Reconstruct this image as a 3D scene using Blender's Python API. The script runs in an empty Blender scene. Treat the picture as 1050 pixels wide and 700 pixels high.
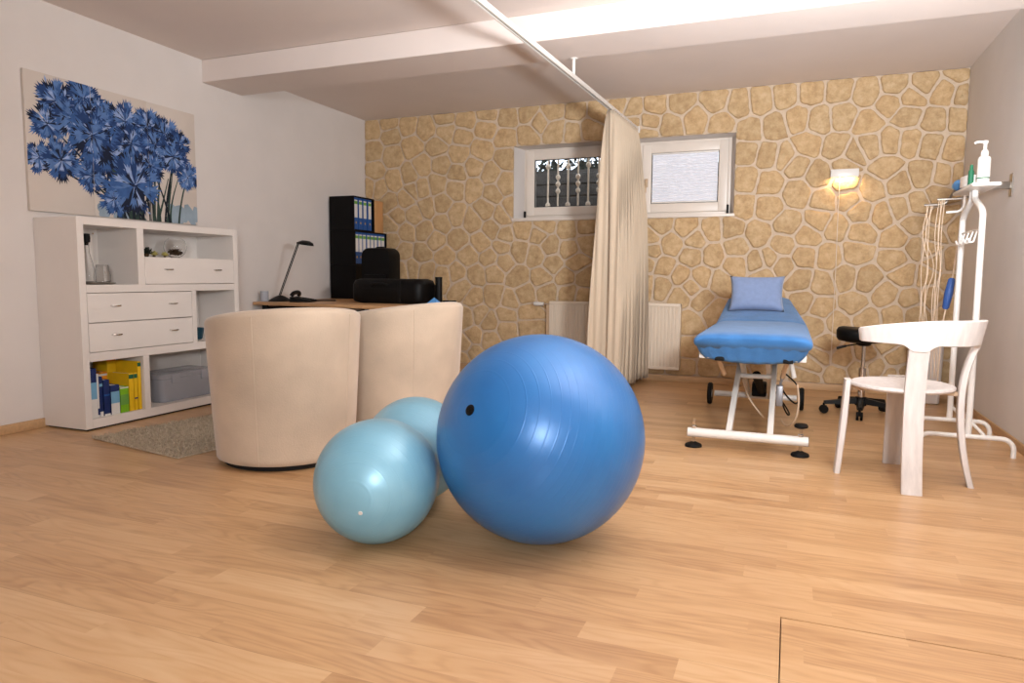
import bpy, bmesh, math, random
from math import sin, cos, pi, radians, sqrt
from mathutils import Vector, Matrix, noise
random.seed(11)
S = bpy.context.scene
COL = S.collection
# ------------------------------------------------------------------ camera
F_PX = 716.129
YAW, PIT, ROL = radians(21.588), radians(5.3072), radians(0.43497)
cd = bpy.data.cameras.new('camera'); cam = bpy.data.objects.new('camera', cd); COL.objects.link(cam); S.camera = cam
cd.sensor_width = 36; cd.lens = F_PX/1050*36; cd.clip_start = 0.05; cd.clip_end = 100
_r0 = Vector((cos(YAW), sin(YAW), 0)); _f0 = Vector((-sin(YAW), cos(YAW), 0)); _u0 = Vector((0, 0, 1))
_f = cos(PIT)*_f0-sin(PIT)*_u0; _z = sin(PIT)*_f0+cos(PIT)*_u0
_r = cos(ROL)*_r0+sin(ROL)*_z; _u = -sin(ROL)*_r0+cos(ROL)*_z
M = Matrix((_r, _u, -_f)).transposed().to_4x4(); M.translation = Vector((4.2883, -6.5192, 0.9548)); cam.matrix_world = M
# ------------------------------------------------------------------ light and exposure
vs = S.view_settings; vs.view_transform = 'Standard'; vs.look = 'None'; vs.gamma = 1; vs.use_curve_mapping = False
vs.exposure = 0.06
W = bpy.data.worlds.new('sky'); S.world = W; W.use_nodes = True
_bg = W.node_tree.nodes['Background']; _bg.inputs[0].default_value = (0.78, 0.88, 1.0, 1); _bg.inputs[1].default_value = 3.0
def area(name, loc, target, size, power, col=(.92, .97, 1.02), sy=None, spread=180):
    l = bpy.data.lights.new(name, 'AREA'); l.energy = power; l.color = col; l.size = size
    if sy: l.shape = 'RECTANGLE'; l.size_y = sy
    l.spread = radians(spread)
    o = bpy.data.objects.new(name, l); COL.objects.link(o); o.location = loc
    o.rotation_euler = (Vector(target)-Vector(loc)).to_track_quat('-Z', 'Y').to_euler(); return o
area('flash_bounced', (4.85, -4.7, 1.38), (4.25, -2.8, 2.6), 0.32, 74, spread=150)           # studio flash by the right wall, turned up to the ceiling
area('flash_floor_fill', (4.8, -4.75, 1.35), (4.6, -3.8, 2.6), 0.3, 62, spread=140)            # added fill: the flash split in two to brighten the right-hand floor
area('flash_softbox', (4.85, -7.75, 1.5), (3.0, -3.0, 0.9), 0.5, 76)             # softbox behind the camera
# ------------------------------------------------------------------ materials
def lin(c): return tuple(((v/255)/12.92 if v/255 <= .04045 else ((v/255+.055)/1.055)**2.4) for v in c)
def nn(t, k, **kw):
    n = t.nodes.new(k)
    for a, b in kw.items():
        if a in n.inputs.keys(): n.inputs[a].default_value = b
        else: setattr(n, a, b)
    return n
def base(name):
    m = bpy.data.materials.new(name); m.use_nodes = True; t = m.node_tree; return m, t, t.nodes['Principled BSDF']
def ramp(t, stops, fac=None):
    r = t.nodes.new('ShaderNodeValToRGB'); e = r.color_ramp.elements
    while len(e) < len(stops): e.new(.5)
    for i, (p, c) in enumerate(stops): e[i].position = p; e[i].color = (*c, 1) if len(c) == 3 else c
    if fac is not None: t.links.new(fac, r.inputs[0])
    return r
def mat(name, c, rough=.5, metal=0, var=.06, scale=12, bump=0, bscale=None, coat=0, sheen=0, trans=0, spec=.5, stretch=(1, 1, 1), ior=1.45, alpha=1):
    """plain colour varied by a fine noise, optional noise bump"""
    m, t, p = base(name); L = t.links
    co = nn(t, 'ShaderNodeTexCoord'); mp = nn(t, 'ShaderNodeMapping'); mp.inputs['Scale'].default_value = stretch; L.new(co.outputs['Object'], mp.inputs[0])
    nz = nn(t, 'ShaderNodeTexNoise', Scale=scale, Detail=4.0); L.new(mp.outputs[0], nz.inputs['Vector'])
    b = lin(c); r = ramp(t, [(.3, tuple(x*(1-var) for x in b)), (.7, tuple(min(1, x*(1+var)) for x in b))], nz.outputs['Fac'])
    L.new(r.outputs[0], p.inputs['Base Color'])
    for k, v in (('Roughness', rough), ('Metallic', metal), ('Coat Weight', coat), ('Sheen Weight', sheen), ('Transmission Weight', trans), ('Specular IOR Level', spec), ('IOR', ior), ('Alpha', alpha)): p.inputs[k].default_value = v
    if bump:
        n2 = nn(t, 'ShaderNodeTexNoise', Scale=bscale or scale*6, Detail=3.0); L.new(mp.outputs[0], n2.inputs['Vector'])
        bp = nn(t, 'ShaderNodeBump', Strength=1.0, Distance=bump); L.new(n2.outputs['Fac'], bp.inputs['Height']); L.new(bp.outputs[0], p.inputs['Normal'])
    return m
def mat_floor():
    m, t, p = base('beech_laminate'); L = t.links
    co = nn(t, 'ShaderNodeTexCoord'); sx = nn(t, 'ShaderNodeSeparateXYZ'); L.new(co.outputs['Object'], sx.inputs[0])
    def mth(op, a, b=None, c=None):
        n = nn(t, 'ShaderNodeMath', operation=op)
        for i, v in enumerate((a, b, c)):
            if v is None: continue
            if isinstance(v, (int, float)): n.inputs[i].default_value = v
            else: L.new(v, n.inputs[i])
        return n.outputs[0]
    row = mth('FLOOR', mth('DIVIDE', sx.outputs['Y'], .096))
    wn = nn(t, 'ShaderNodeTexWhiteNoise', noise_dimensions='1D'); L.new(row, wn.inputs['W'])
    xs = mth('ADD', mth('DIVIDE', sx.outputs['X'], .72), mth('MULTIPLY', wn.outputs['Value'], 7.3))
    pl = mth('FLOOR', xs)
    cv = nn(t, 'ShaderNodeCombineXYZ'); L.new(row, cv.inputs[0]); L.new(pl, cv.inputs[1])
    w2 = nn(t, 'ShaderNodeTexWhiteNoise', noise_dimensions='2D'); L.new(cv.outputs[0], w2.inputs['Vector'])
    # grain: noise stretched along the plank, offset per strip
    off = nn(t, 'ShaderNodeVectorMath', operation='MULTIPLY_ADD'); L.new(co.outputs['Object'], off.inputs[0]); off.inputs[1].default_value = (.9, 6.5, 1)
    sc = nn(t, 'ShaderNodeVectorMath', operation='SCALE'); sc.inputs['Scale'].default_value = 13; L.new(w2.outputs['Color'], sc.inputs[0]); L.new(sc.outputs[0], off.inputs[2])
    g = nn(t, 'ShaderNodeTexNoise', Scale=2.6, Detail=5.0, Distortion=1.1); L.new(off.outputs[0], g.inputs['Vector'])
    wv = nn(t, 'ShaderNodeTexNoise', Scale=14.0, Detail=3.0); L.new(off.outputs[0], wv.inputs['Vector'])
    cn = nn(t, 'ShaderNodeTexNoise', Scale=1.25, Detail=0.6, Distortion=.3)
    o2 = nn(t, 'ShaderNodeVectorMath', operation='MULTIPLY_ADD'); L.new(co.outputs['Object'], o2.inputs[0]); o2.inputs[1].default_value = (1.3, 9, 1); L.new(sc.outputs[0], o2.inputs[2]); L.new(o2.outputs[0], cn.inputs['Vector']); cath = mth('SINE', mth('MULTIPLY', cn.outputs['Fac'], 60.0)); cath = mth('POWER', mth('ADD', mth('MULTIPLY', cath, .5), .5), 2.0)
    f = mth('ADD', mth('MULTIPLY', w2.outputs['Value'], .26), mth('ADD', mth('MULTIPLY', g.outputs['Fac'], .50), mth('ADD', mth('MULTIPLY', wv.outputs['Fac'], .16), mth('MULTIPLY', cath, -.10))))
    r = ramp(t, [(.16, lin(FLOOR_D)), (.45, lin(FLOOR_M)), (.74, lin(FLOOR_L))], f)
    # fine joint every third strip
    jr = mth('FRACT', mth('DIVIDE', sx.outputs['Y'], .192)); j1 = mth('LESS_THAN', jr, .007)
    mx = nn(t, 'ShaderNodeMix', data_type='RGBA'); L.new(mth('MULTIPLY', j1, .45), mx.inputs[0]); L.new(r.outputs[0], mx.inputs[6]); mx.inputs[7].default_value = (*lin((120, 80, 45)), 1)
    L.new(mx.outputs[2], p.inputs['Base Color']); p.inputs['Roughness'].default_value = .34; p.inputs['Specular IOR Level'].default_value = .45
    rr = ramp(t, [(.3, (.30,)*3), (.7, (.40,)*3)], wv.outputs['Fac']); L.new(rr.outputs[0], p.inputs['Roughness'])
    return m
FLOOR_D, FLOOR_M, FLOOR_L = (172, 130, 90), (201, 160, 116), (214, 179, 137)
def mat_stone():
    m, t, p = base('sandstone_cladding'); L = t.links
    ge = nn(t, 'ShaderNodeNewGeometry'); co = nn(t, 'ShaderNodeTexCoord')
    n1 = nn(t, 'ShaderNodeTexNoise', Scale=16.0, Detail=10.0, Roughness=.72); L.new(co.outputs['Object'], n1.inputs['Vector'])
    r1 = ramp(t, [(.25, lin((170, 138, 100))), (.5, lin((201, 170, 129))), (.75, lin((222, 196, 158)))], n1.outputs['Fac'])
    r2 = ramp(t, [(0, (.90, .89, .87)), (.5, (1, 1, 1)), (1, (1.03, 1.0, .96))], ge.outputs['Random Per Island'])
    mx = nn(t, 'ShaderNodeMix', data_type='RGBA', blend_type='MULTIPLY'); mx.inputs[0].default_value = 1; L.new(r1.outputs[0], mx.inputs[6]); L.new(r2.outputs[0], mx.inputs[7])
    L.new(mx.outputs[2], p.inputs['Base Color']); p.inputs['Roughness'].default_value = .9; p.inputs['Specular IOR Level'].default_value = .2
    n2 = nn(t, 'ShaderNodeTexNoise', Scale=20.0, Detail=10.0, Roughness=.72); L.new(co.outputs['Object'], n2.inputs['Vector'])
    b = nn(t, 'ShaderNodeBump', Strength=1.0, Distance=.014); L.new(n2.outputs['Fac'], b.inputs['Height']); L.new(b.outputs[0], p.inputs['Normal'])
    return m
def mat_ball(name, c, dark, freq, rough=.27):
    m, t, p = base(name); L = t.links
    co = nn(t, 'ShaderNodeTexCoord'); sx = nn(t, 'ShaderNodeSeparateXYZ'); L.new(co.outputs['Object'], sx.inputs[0])
    nz = nn(t, 'ShaderNodeTexNoise', Scale=5.0, Detail=3.0); L.new(co.outputs['Object'], nz.inputs['Vector'])
    r = ramp(t, [(.3, lin(dark)), (.7, lin(c))], nz.outputs['Fac']); L.new(r.outputs[0], p.inputs['Base Color'])
    mu = nn(t, 'ShaderNodeMath', operation='MULTIPLY'); mu.inputs[1].default_value = freq; L.new(sx.outputs['Z'], mu.inputs[0])
    fr = nn(t, 'ShaderNodeMath', operation='FRACT'); L.new(mu.outputs[0], fr.inputs[0])
    rp = ramp(t, [(0, (0,)*3), (.42, (0,)*3), (.5, (1,)*3), (.58, (0,)*3)], fr.outputs[0])
    bp = nn(t, 'ShaderNodeBump', Strength=.7, Distance=.0006); L.new(rp.outputs[0], bp.inputs['Height']); L.new(bp.outputs[0], p.inputs['Normal'])
    for k, v in (('Roughness', rough), ('Metallic', .12), ('Coat Weight', .5), ('Coat Roughness', .36)): p.inputs[k].default_value = v
    return m
def mat_glass(name, c=(255, 255, 255), rough=0.02):
    m, t, p = base(name); co = nn(t, 'ShaderNodeTexCoord'); nz = nn(t, 'ShaderNodeTexNoise', Scale=3.0); t.links.new(co.outputs['Object'], nz.inputs['Vector'])
    b = lin(c); r = ramp(t, [(.3, tuple(x*.98 for x in b)), (.7, b)], nz.outputs['Fac']); t.links.new(r.outputs[0], p.inputs['Base Color'])
    p.inputs['Transmission Weight'].default_value = 1; p.inputs['Roughness'].default_value = rough; p.inputs['IOR'].default_value = 1.25
    return m
MT = dict(
    wall=mat('white_plaster', (222, 214, 208), .9, var=.025, scale=3, bump=.0012, bscale=220, spec=.2),
    ceil=mat('ceiling_paint', (226, 213, 205), .92, var=.02, scale=2, bump=.0008, bscale=150, spec=.15),
    mortar=mat('pale_mortar', (207, 186, 162), .95, var=.07, scale=30, bump=.004, bscale=90, spec=.1),
    floor=mat_floor(), stone=mat_stone(), base=mat('beech_skirting', (196, 158, 116), .5, var=.12, scale=6, stretch=(1, 8, 8)),
    white=mat('white_lacquer', (232, 224, 217), .38, var=.015, scale=4), whitein=mat('white_melamine', (226, 219, 212), .5, var=.02, scale=4),
    upvc=mat('white_window_plastic', (226, 213, 200), .35, var=.02, scale=5), black=mat('black_plastic', (13, 12, 12), .5, var=.2, scale=20, spec=.25),
    blackleather=mat('black_leather', (7, 6, 6), .5, var=.25, scale=30, bump=.0008, bscale=260, spec=.22), blackbox=mat('black_laminate', (8, 6, 6), .6, var=.2, scale=8, spec=.2),
    steel=mat('brushed_steel', (165, 158, 150), .32, metal=1, var=.05, scale=30), chrome=mat('chrome', (215, 212, 208), .1, metal=1, var=.02, scale=10),
    enamel=mat('white_enamel', (226, 220, 213), .32, var=.015, scale=6), radiator=mat('radiator_enamel', (222, 206, 186), .4, var=.02, scale=5),
    dark=mat('dark_gap', (22, 18, 15), .8, var=.2, scale=10), suede=mat('beige_suede', (200, 181, 160), .95, var=.13, scale=3.5, bump=.0012, bscale=140, sheen=.35, spec=.15),
    curtain=mat('cream_curtain', (200, 181, 158), .9, var=.03, scale=9, bump=.0008, bscale=300, sheen=.2, spec=.15, stretch=(1, 1, .25)),
    blueball=mat_ball('blue_ball_vinyl', (34, 120, 192), (28, 109, 181), 42, .36), tealball=mat_ball('teal_ball_vinyl', (134, 190, 214), (122, 180, 206), 40, .36),
    terry=mat('blue_terry', (62, 112, 166), .95, var=.12, scale=14, bump=.003, bscale=180, sheen=.2, spec=.1), pillow=mat('grey_blue_linen', (122, 137, 168), .95, var=.06, scale=40, bump=.0012, bscale=300, sheen=.3, spec=.1),
    washed=mat('whitewashed_wood', (212, 204, 199), .6, var=.09, scale=5, stretch=(9, 9, 1.2), bump=.0006, bscale=30),
    rug=mat('taupe_pile', (196, 180, 158), 1, var=.25, scale=60, spec=.05), desk=mat('beech_desktop', (196, 152, 108), .4, var=.08, scale=4, stretch=(1, 9, 1)),
    glass=mat_glass('clear_glass'), pane=mat_glass('window_glass'), plastic=mat('frosted_plastic', (196, 198, 206), .25, alpha=.5, var=.03),
    canvas=mat('canvas_ground', (212, 200, 189), .85, var=.05, scale=2, bump=.0003, bscale=700), canvas_shade=mat('canvas_haze', (150, 166, 178), .85, var=.15, scale=9),
    stem=mat('painted_stem', (52, 70, 62), .85, var=.3, scale=20), stemd=mat('painted_dark_green', (22, 30, 38), .85, var=.3, scale=20),
    binderblue=mat('binder_blue', (30, 82, 150), .45, var=.06, scale=20), paper=mat('white_paper', (222, 218, 212), .8, var=.03, scale=20), labelgreen=mat('label_green', (110, 165, 70), .7, var=.06, scale=20),
    yellow=mat('book_yellow', (236, 190, 26), .5, var=.05, scale=20), orange=mat('book_orange', (238, 150, 30), .5, var=.05, scale=20), green=mat('book_green', (126, 186, 30), .5, var=.05, scale=20),
    navy=mat('book_navy', (22, 42, 96), .5, var=.08, scale=20), ltblue=mat('book_light_blue', (120, 172, 205), .5, var=.05, scale=20), darkgreen=mat('label_dark_green', (30, 100, 70), .6, var=.08, scale=20),
    tealcup=mat('dark_teal_glaze', (24, 62, 78), .3, var=.1, scale=20), skyblue=mat('sky_blue_paper', (88, 150, 210), .7, var=.05, scale=20), gripblue=mat('grip_blue', (48, 84, 150), .5, var=.08, scale=30),
    cord=mat('beige_cord', (216, 192, 166), .7, var=.06, scale=60), wood=mat('tan_board', (196, 146, 96), .6, var=.1, scale=5, stretch=(8, 8, 1)),
    concrete=mat('dark_well_concrete', (70, 68, 66), .9, var=.3, scale=7, bump=.006, bscale=20),
    leaf=mat('dark_leaves', (30, 36, 28), .8, var=.4, scale=20), soil=mat('brown_moss', (82, 62, 42), .95, var=.4, scale=40), flower=mat('pale_yellow_petals', (206, 190, 110), .8, var=.15, scale=40),
    tan=mat('tan_metal', (196, 166, 134), .5, var=.05, scale=10), silver=mat('silver_motor', (160, 160, 164), .4, metal=.6, var=.06, scale=20), rubber=mat('black_rubber', (15, 14, 14), .65, var=.15, scale=30, spec=.25),
)
BLUES = [mat('petal_blue_%s' % n, c, .85, var=.16, scale=30) for n, c in (('mid', (58, 94, 150)), ('pale', (146, 166, 206)), ('deep', (34, 62, 112)), ('light', (88, 122, 176)), ('shade', (19, 29, 54)))]
def mat_blind():
    m, t, p = base('white_pleated_paper'); co = nn(t, 'ShaderNodeTexCoord'); nz = nn(t, 'ShaderNodeTexNoise', Scale=8.0); t.links.new(co.outputs['Object'], nz.inputs['Vector'])
    r = ramp(t, [(.3, lin((246, 246, 252))), (.7, lin((250, 250, 255)))], nz.outputs['Fac']); t.links.new(r.outputs[0], p.inputs['Base Color']); p.inputs['Roughness'].default_value = .8; p.inputs['Specular IOR Level'].default_value = .1
    tl = nn(t, 'ShaderNodeBsdfTranslucent'); t.links.new(r.outputs[0], tl.inputs[0]); mx = nn(t, 'ShaderNodeMixShader'); mx.inputs[0].default_value = .2
    t.links.new(p.outputs[0], mx.inputs[1]); t.links.new(tl.outputs[0], mx.inputs[2]); t.links.new(mx.outputs[0], t.nodes['Material Output'].inputs[0]); return m
MT['blind'] = mat_blind()
def mat_lamp():
    m, t, p = base('lamp_tube_glow'); co = nn(t, 'ShaderNodeTexCoord'); nz = nn(t, 'ShaderNodeTexNoise', Scale=4.0); t.links.new(co.outputs['Object'], nz.inputs['Vector'])
    r = ramp(t, [(.3, (1, .66, .33)), (.7, (1, .7, .37))], nz.outputs['Fac']); t.links.new(r.outputs[0], p.inputs['Emission Color']); p.inputs['Emission Strength'].default_value = 4; return m
MT['glow'] = mat_lamp()
# ------------------------------------------------------------------ mesh helpers
class G:
    """collects shapes into one mesh"""
    def __init__(s): s.bm = bmesh.new(); s.mi = 0
    def _add(s, b, mtx=None):
        if mtx is not None: b.transform(mtx)
        me = bpy.data.meshes.new('t'); 
        for f in b.faces: f.material_index = s.mi
        b.to_mesh(me); b.free(); s.bm.from_mesh(me); bpy.data.meshes.remove(me); return s
    def box(s, x0, x1, y0, y1, z0, z1, bev=0, seg=2, mtx=None):
        b = bmesh.new(); bmesh.ops.create_cube(b, size=1)
        b.transform(Matrix.Translation(((x0+x1)/2, (y0+y1)/2, (z0+z1)/2)) @ Matrix.Diagonal((x1-x0, y1-y0, z1-z0, 1)))
        if bev: bmesh.ops.bevel(b, geom=b.edges[:], offset=bev, segments=seg, profile=.5, affect='EDGES')
        return s._add(b, mtx)
    def tube(s, pts, r, seg=10, closed=False, caps=True, mtx=None, sx=1.0):
        pts = [Vector(p) for p in pts]; n = len(pts); rs = r if isinstance(r, (list, tuple)) else [r]*n
        b = bmesh.new(); rings = []; prev = None
        for i, p in enumerate(pts):
            if closed: t = (pts[(i+1) % n]-pts[i-1]).normalized()
            elif i == 0: t = (pts[1]-pts[0]).normalized()
            elif i == n-1: t = (pts[-1]-pts[-2]).normalized()
            else: t = ((pts[i+1]-p).normalized()+(p-pts[i-1]).normalized()).normalized()
            if prev is None: a = t.orthogonal().normalized()
            else: a = (prev-t*prev.dot(t)).normalized()
            prev = a; c = t.cross(a)
            rings.append([b.verts.new(p+rs[i]*(cos(2*pi*k/seg)*a*sx+sin(2*pi*k/seg)*c)) for k in range(seg)])
        m = n if closed else n-1
        for i in range(m):
            A, B = rings[i], rings[(i+1) % n]
            for k in range(seg): b.faces.new((A[k], A[(k+1) % seg], B[(k+1) % seg], B[k]))
        if caps and not closed: b.faces.new(rings[0][::-1]); b.faces.new(rings[-1])
        bmesh.ops.recalc_face_normals(b, faces=b.faces[:])
        return s._add(b, mtx)
    def lathe(s, prof, seg=32, mtx=None, closed=False):
        b = bmesh.new(); rings = []
        for r, z in prof:
            if r < 1e-6: rings.append([b.verts.new((0, 0, z))])
            else: rings.append([b.verts.new((r*cos(2*pi*k/seg), r*sin(2*pi*k/seg), z)) for k in range(seg)])
        pr = list(zip(rings, rings[1:]))+([(rings[-1], rings[0])] if closed else [])
        for A, B in pr:
            for k in range(seg):
                q = (k+1) % seg
                if len(A) == 1 and len(B) == 1: continue
                if len(A) == 1: b.faces.new((A[0], B[q], B[k]))
                elif len(B) == 1: b.faces.new((A[k], A[q], B[0]))
                else: b.faces.new((A[k], A[q], B[q], B[k]))
        bmesh.ops.recalc_face_normals(b, faces=b.faces[:])
        return s._add(b, mtx)
    def cyl(s, x, y, z0, z1, r, seg=24, bev=.002):
        bev = min(bev, r*.4, (z1-z0)*.4)
        return s.lathe([(0, z0), (r-bev, z0), (r, z0+bev), (r, z1-bev), (r-bev, z1), (0, z1)], seg, Matrix.Translation((x, y, 0)))
    def prism(s, poly, h, mtx=None, bev=0):
        """2D polygon in XY extruded to z=h"""
        b = bmesh.new(); v = [b.verts.new((x, y, 0)) for x, y in poly]; f = b.faces.new(v)
        r = bmesh.ops.extrude_face_region(b, geom=[f]); bmesh.ops.translate(b, verts=[q for q in r['geom'] if isinstance(q, bmesh.types.BMVert)], vec=(0, 0, h))
        bmesh.ops.recalc_face_normals(b, faces=b.faces[:])
        if bev: bmesh.ops.bevel(b, geom=b.edges[:], offset=bev, segments=2, profile=.5, affect='EDGES')
        return s._add(b, mtx)
    def loft(s, rings, closed_ring=True, caps=True, closed=False, mtx=None):
        b = bmesh.new(); R = [[b.verts.new(p) for p in r] for r in rings]
        pr = list(zip(R, R[1:]))+([(R[-1], R[0])] if closed else [])
        for A, B in pr:
            n = len(A)
            for k in range(n if closed_ring else n-1): b.faces.new((A[k], A[(k+1) % n], B[(k+1) % n], B[k]))
        if caps and closed_ring and not closed: b.faces.new(R[0][::-1]); b.faces.new(R[-1])
        bmesh.ops.recalc_face_normals(b, faces=b.faces[:])
        return s._add(b, mtx)
    def poly(s, pts):
        vs_ = [s.bm.verts.new(p) for p in pts]; f = s.bm.faces.new(vs_); f.material_index = s.mi; return s
    def ball(s, x, y, z, r, seg=16, sz=1):
        n = seg//2; return s.lathe([(r*sin(pi*i/n) if 0 < i < n else 0, -r*sz*cos(pi*i/n)) for i in range(n+1)], seg, Matrix.Translation((x, y, z)))
    def build(s, name, m, parent=None, ang=40, kind=None, label=None):
        me = bpy.data.meshes.new(name); s.bm.to_mesh(me); s.bm.free()
        for x in (m if isinstance(m, (list, tuple)) else [m]): me.materials.append(MT[x] if isinstance(x, str) else x)
        me.polygons.foreach_set('use_smooth', [True]*len(me.polygons)); me.set_sharp_from_angle(angle=radians(ang))
        o = bpy.data.objects.new(name, me); COL.objects.link(o)
        if parent: o.parent = parent
        if kind: o['kind'] = kind
        if label: o['label'] = label
        return o
def tag(o, label, cat, group=None, kind=None):
    o['label'] = label; o['category'] = cat
    if group: o['group'] = group
    if kind: o['kind'] = kind
    return o
def thing(name, label, cat, loc=(0, 0, 0), rz=0, group=None):
    o = bpy.data.objects.new(name, None); o.empty_display_size = .1; COL.objects.link(o); o.location = loc; o.rotation_euler = (0, 0, rz); return tag(o, label, cat, group)
def dup(root, loc=None, rz=None, label=None):
    """copy of a thing with copies of its parts and sub-parts"""
    def cp(o, par):
        c = o.copy(); COL.objects.link(c)
        if par is not None: c.parent = par; c.matrix_parent_inverse = o.matrix_parent_inverse
        for ch in o.children: cp(ch, c)
        return c
    r = cp(root, None)
    if loc is not None: r.location = loc
    if rz is not None: r.rotation_euler = (0, 0, rz)
    if label: r['label'] = label
    return r
def arc(c, r, a0, a1, n, z=0): return [(c[0]+r*cos(radians(a0+(a1-a0)*i/n)), c[1]+r*sin(radians(a0+(a1-a0)*i/n)), z) for i in range(n+1)]
def smooth_path(pts, it=2):
    P = [Vector(p) for p in pts]
    for _ in range(it):
        Q = [P[0]]
        for a, b in zip(P, P[1:]): Q += [a*.75+b*.25, a*.25+b*.75]
        P = Q+[P[-1]]
    return P
def clip(poly, nx, ny, d):
    """keep nx*x+ny*y <= d"""
    out = []
    for i in range(len(poly)):
        a, b = poly[i], poly[(i+1) % len(poly)]; da, db = nx*a[0]+ny*a[1]-d, nx*b[0]+ny*b[1]-d
        if da <= 0: out.append(a)
        if da*db < 0: t = da/(da-db); out.append((a[0]+t*(b[0]-a[0]), a[1]+t*(b[1]-a[1])))
    return out
# ================================================================== THE ROOM
RW, RH, YF = 5.526, 2.6, -9.0                 # right wall, ceiling, front wall
NICHES = [(1.714, 2.80, 1.503, 2.224), (2.885, 3.799, 1.503, 2.224)]
def struct(g, name, m, ang=40): return g.build(name, m, None, ang, 'structure')
HX0, HX1, HY0, HY1 = 4.302, 5.15, -5.35, -4.469      # floor hatch
g = G()
for x0, x1, y0, y1 in ((-.1, HX0, YF-.1, .1), (HX1, RW+.1, YF-.1, .1), (HX0, HX1, YF-.1, HY0), (HX0, HX1, HY1, .1)): g.box(x0, x1, y0, y1, -.06, 0)
struct(g, 'floor', 'floor')
g = G(); g.box(HX0-.01, HX1+.01, HY0-.01, HY1+.01, -.09, -.061); struct(g, 'floor_hatch_pit', 'dark')
hatch = G().box(HX0+.0025, HX1-.0025, HY0+.0025, HY1-.0045, -.061, -.0006, .001, 1).build('floor_hatch', 'floor')
tag(hatch, 'square beech laminate hatch panel let flush into the floor behind a thin dark gap', 'hatch')
struct(G().box(-.12, 0, YF-.1, .1, -.06, RH+.1), 'wall_left', 'wall')
struct(G().box(RW, RW+.12, YF-.1, .1, -.06, RH+.1), 'wall_right', 'wall')
struct(G().box(-.12, RW+.12, YF-.12, YF, -.06, RH+.1), 'wall_front', 'wall')
struct(G().box(-.12, RW+.12, YF-.12, .3, RH, RH+.1), 'ceiling', 'ceil')
struct(G().box(0, RW, -2.234, -1.817, 2.429, RH, .004, 1), 'ceiling_beam', 'ceil')
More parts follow.
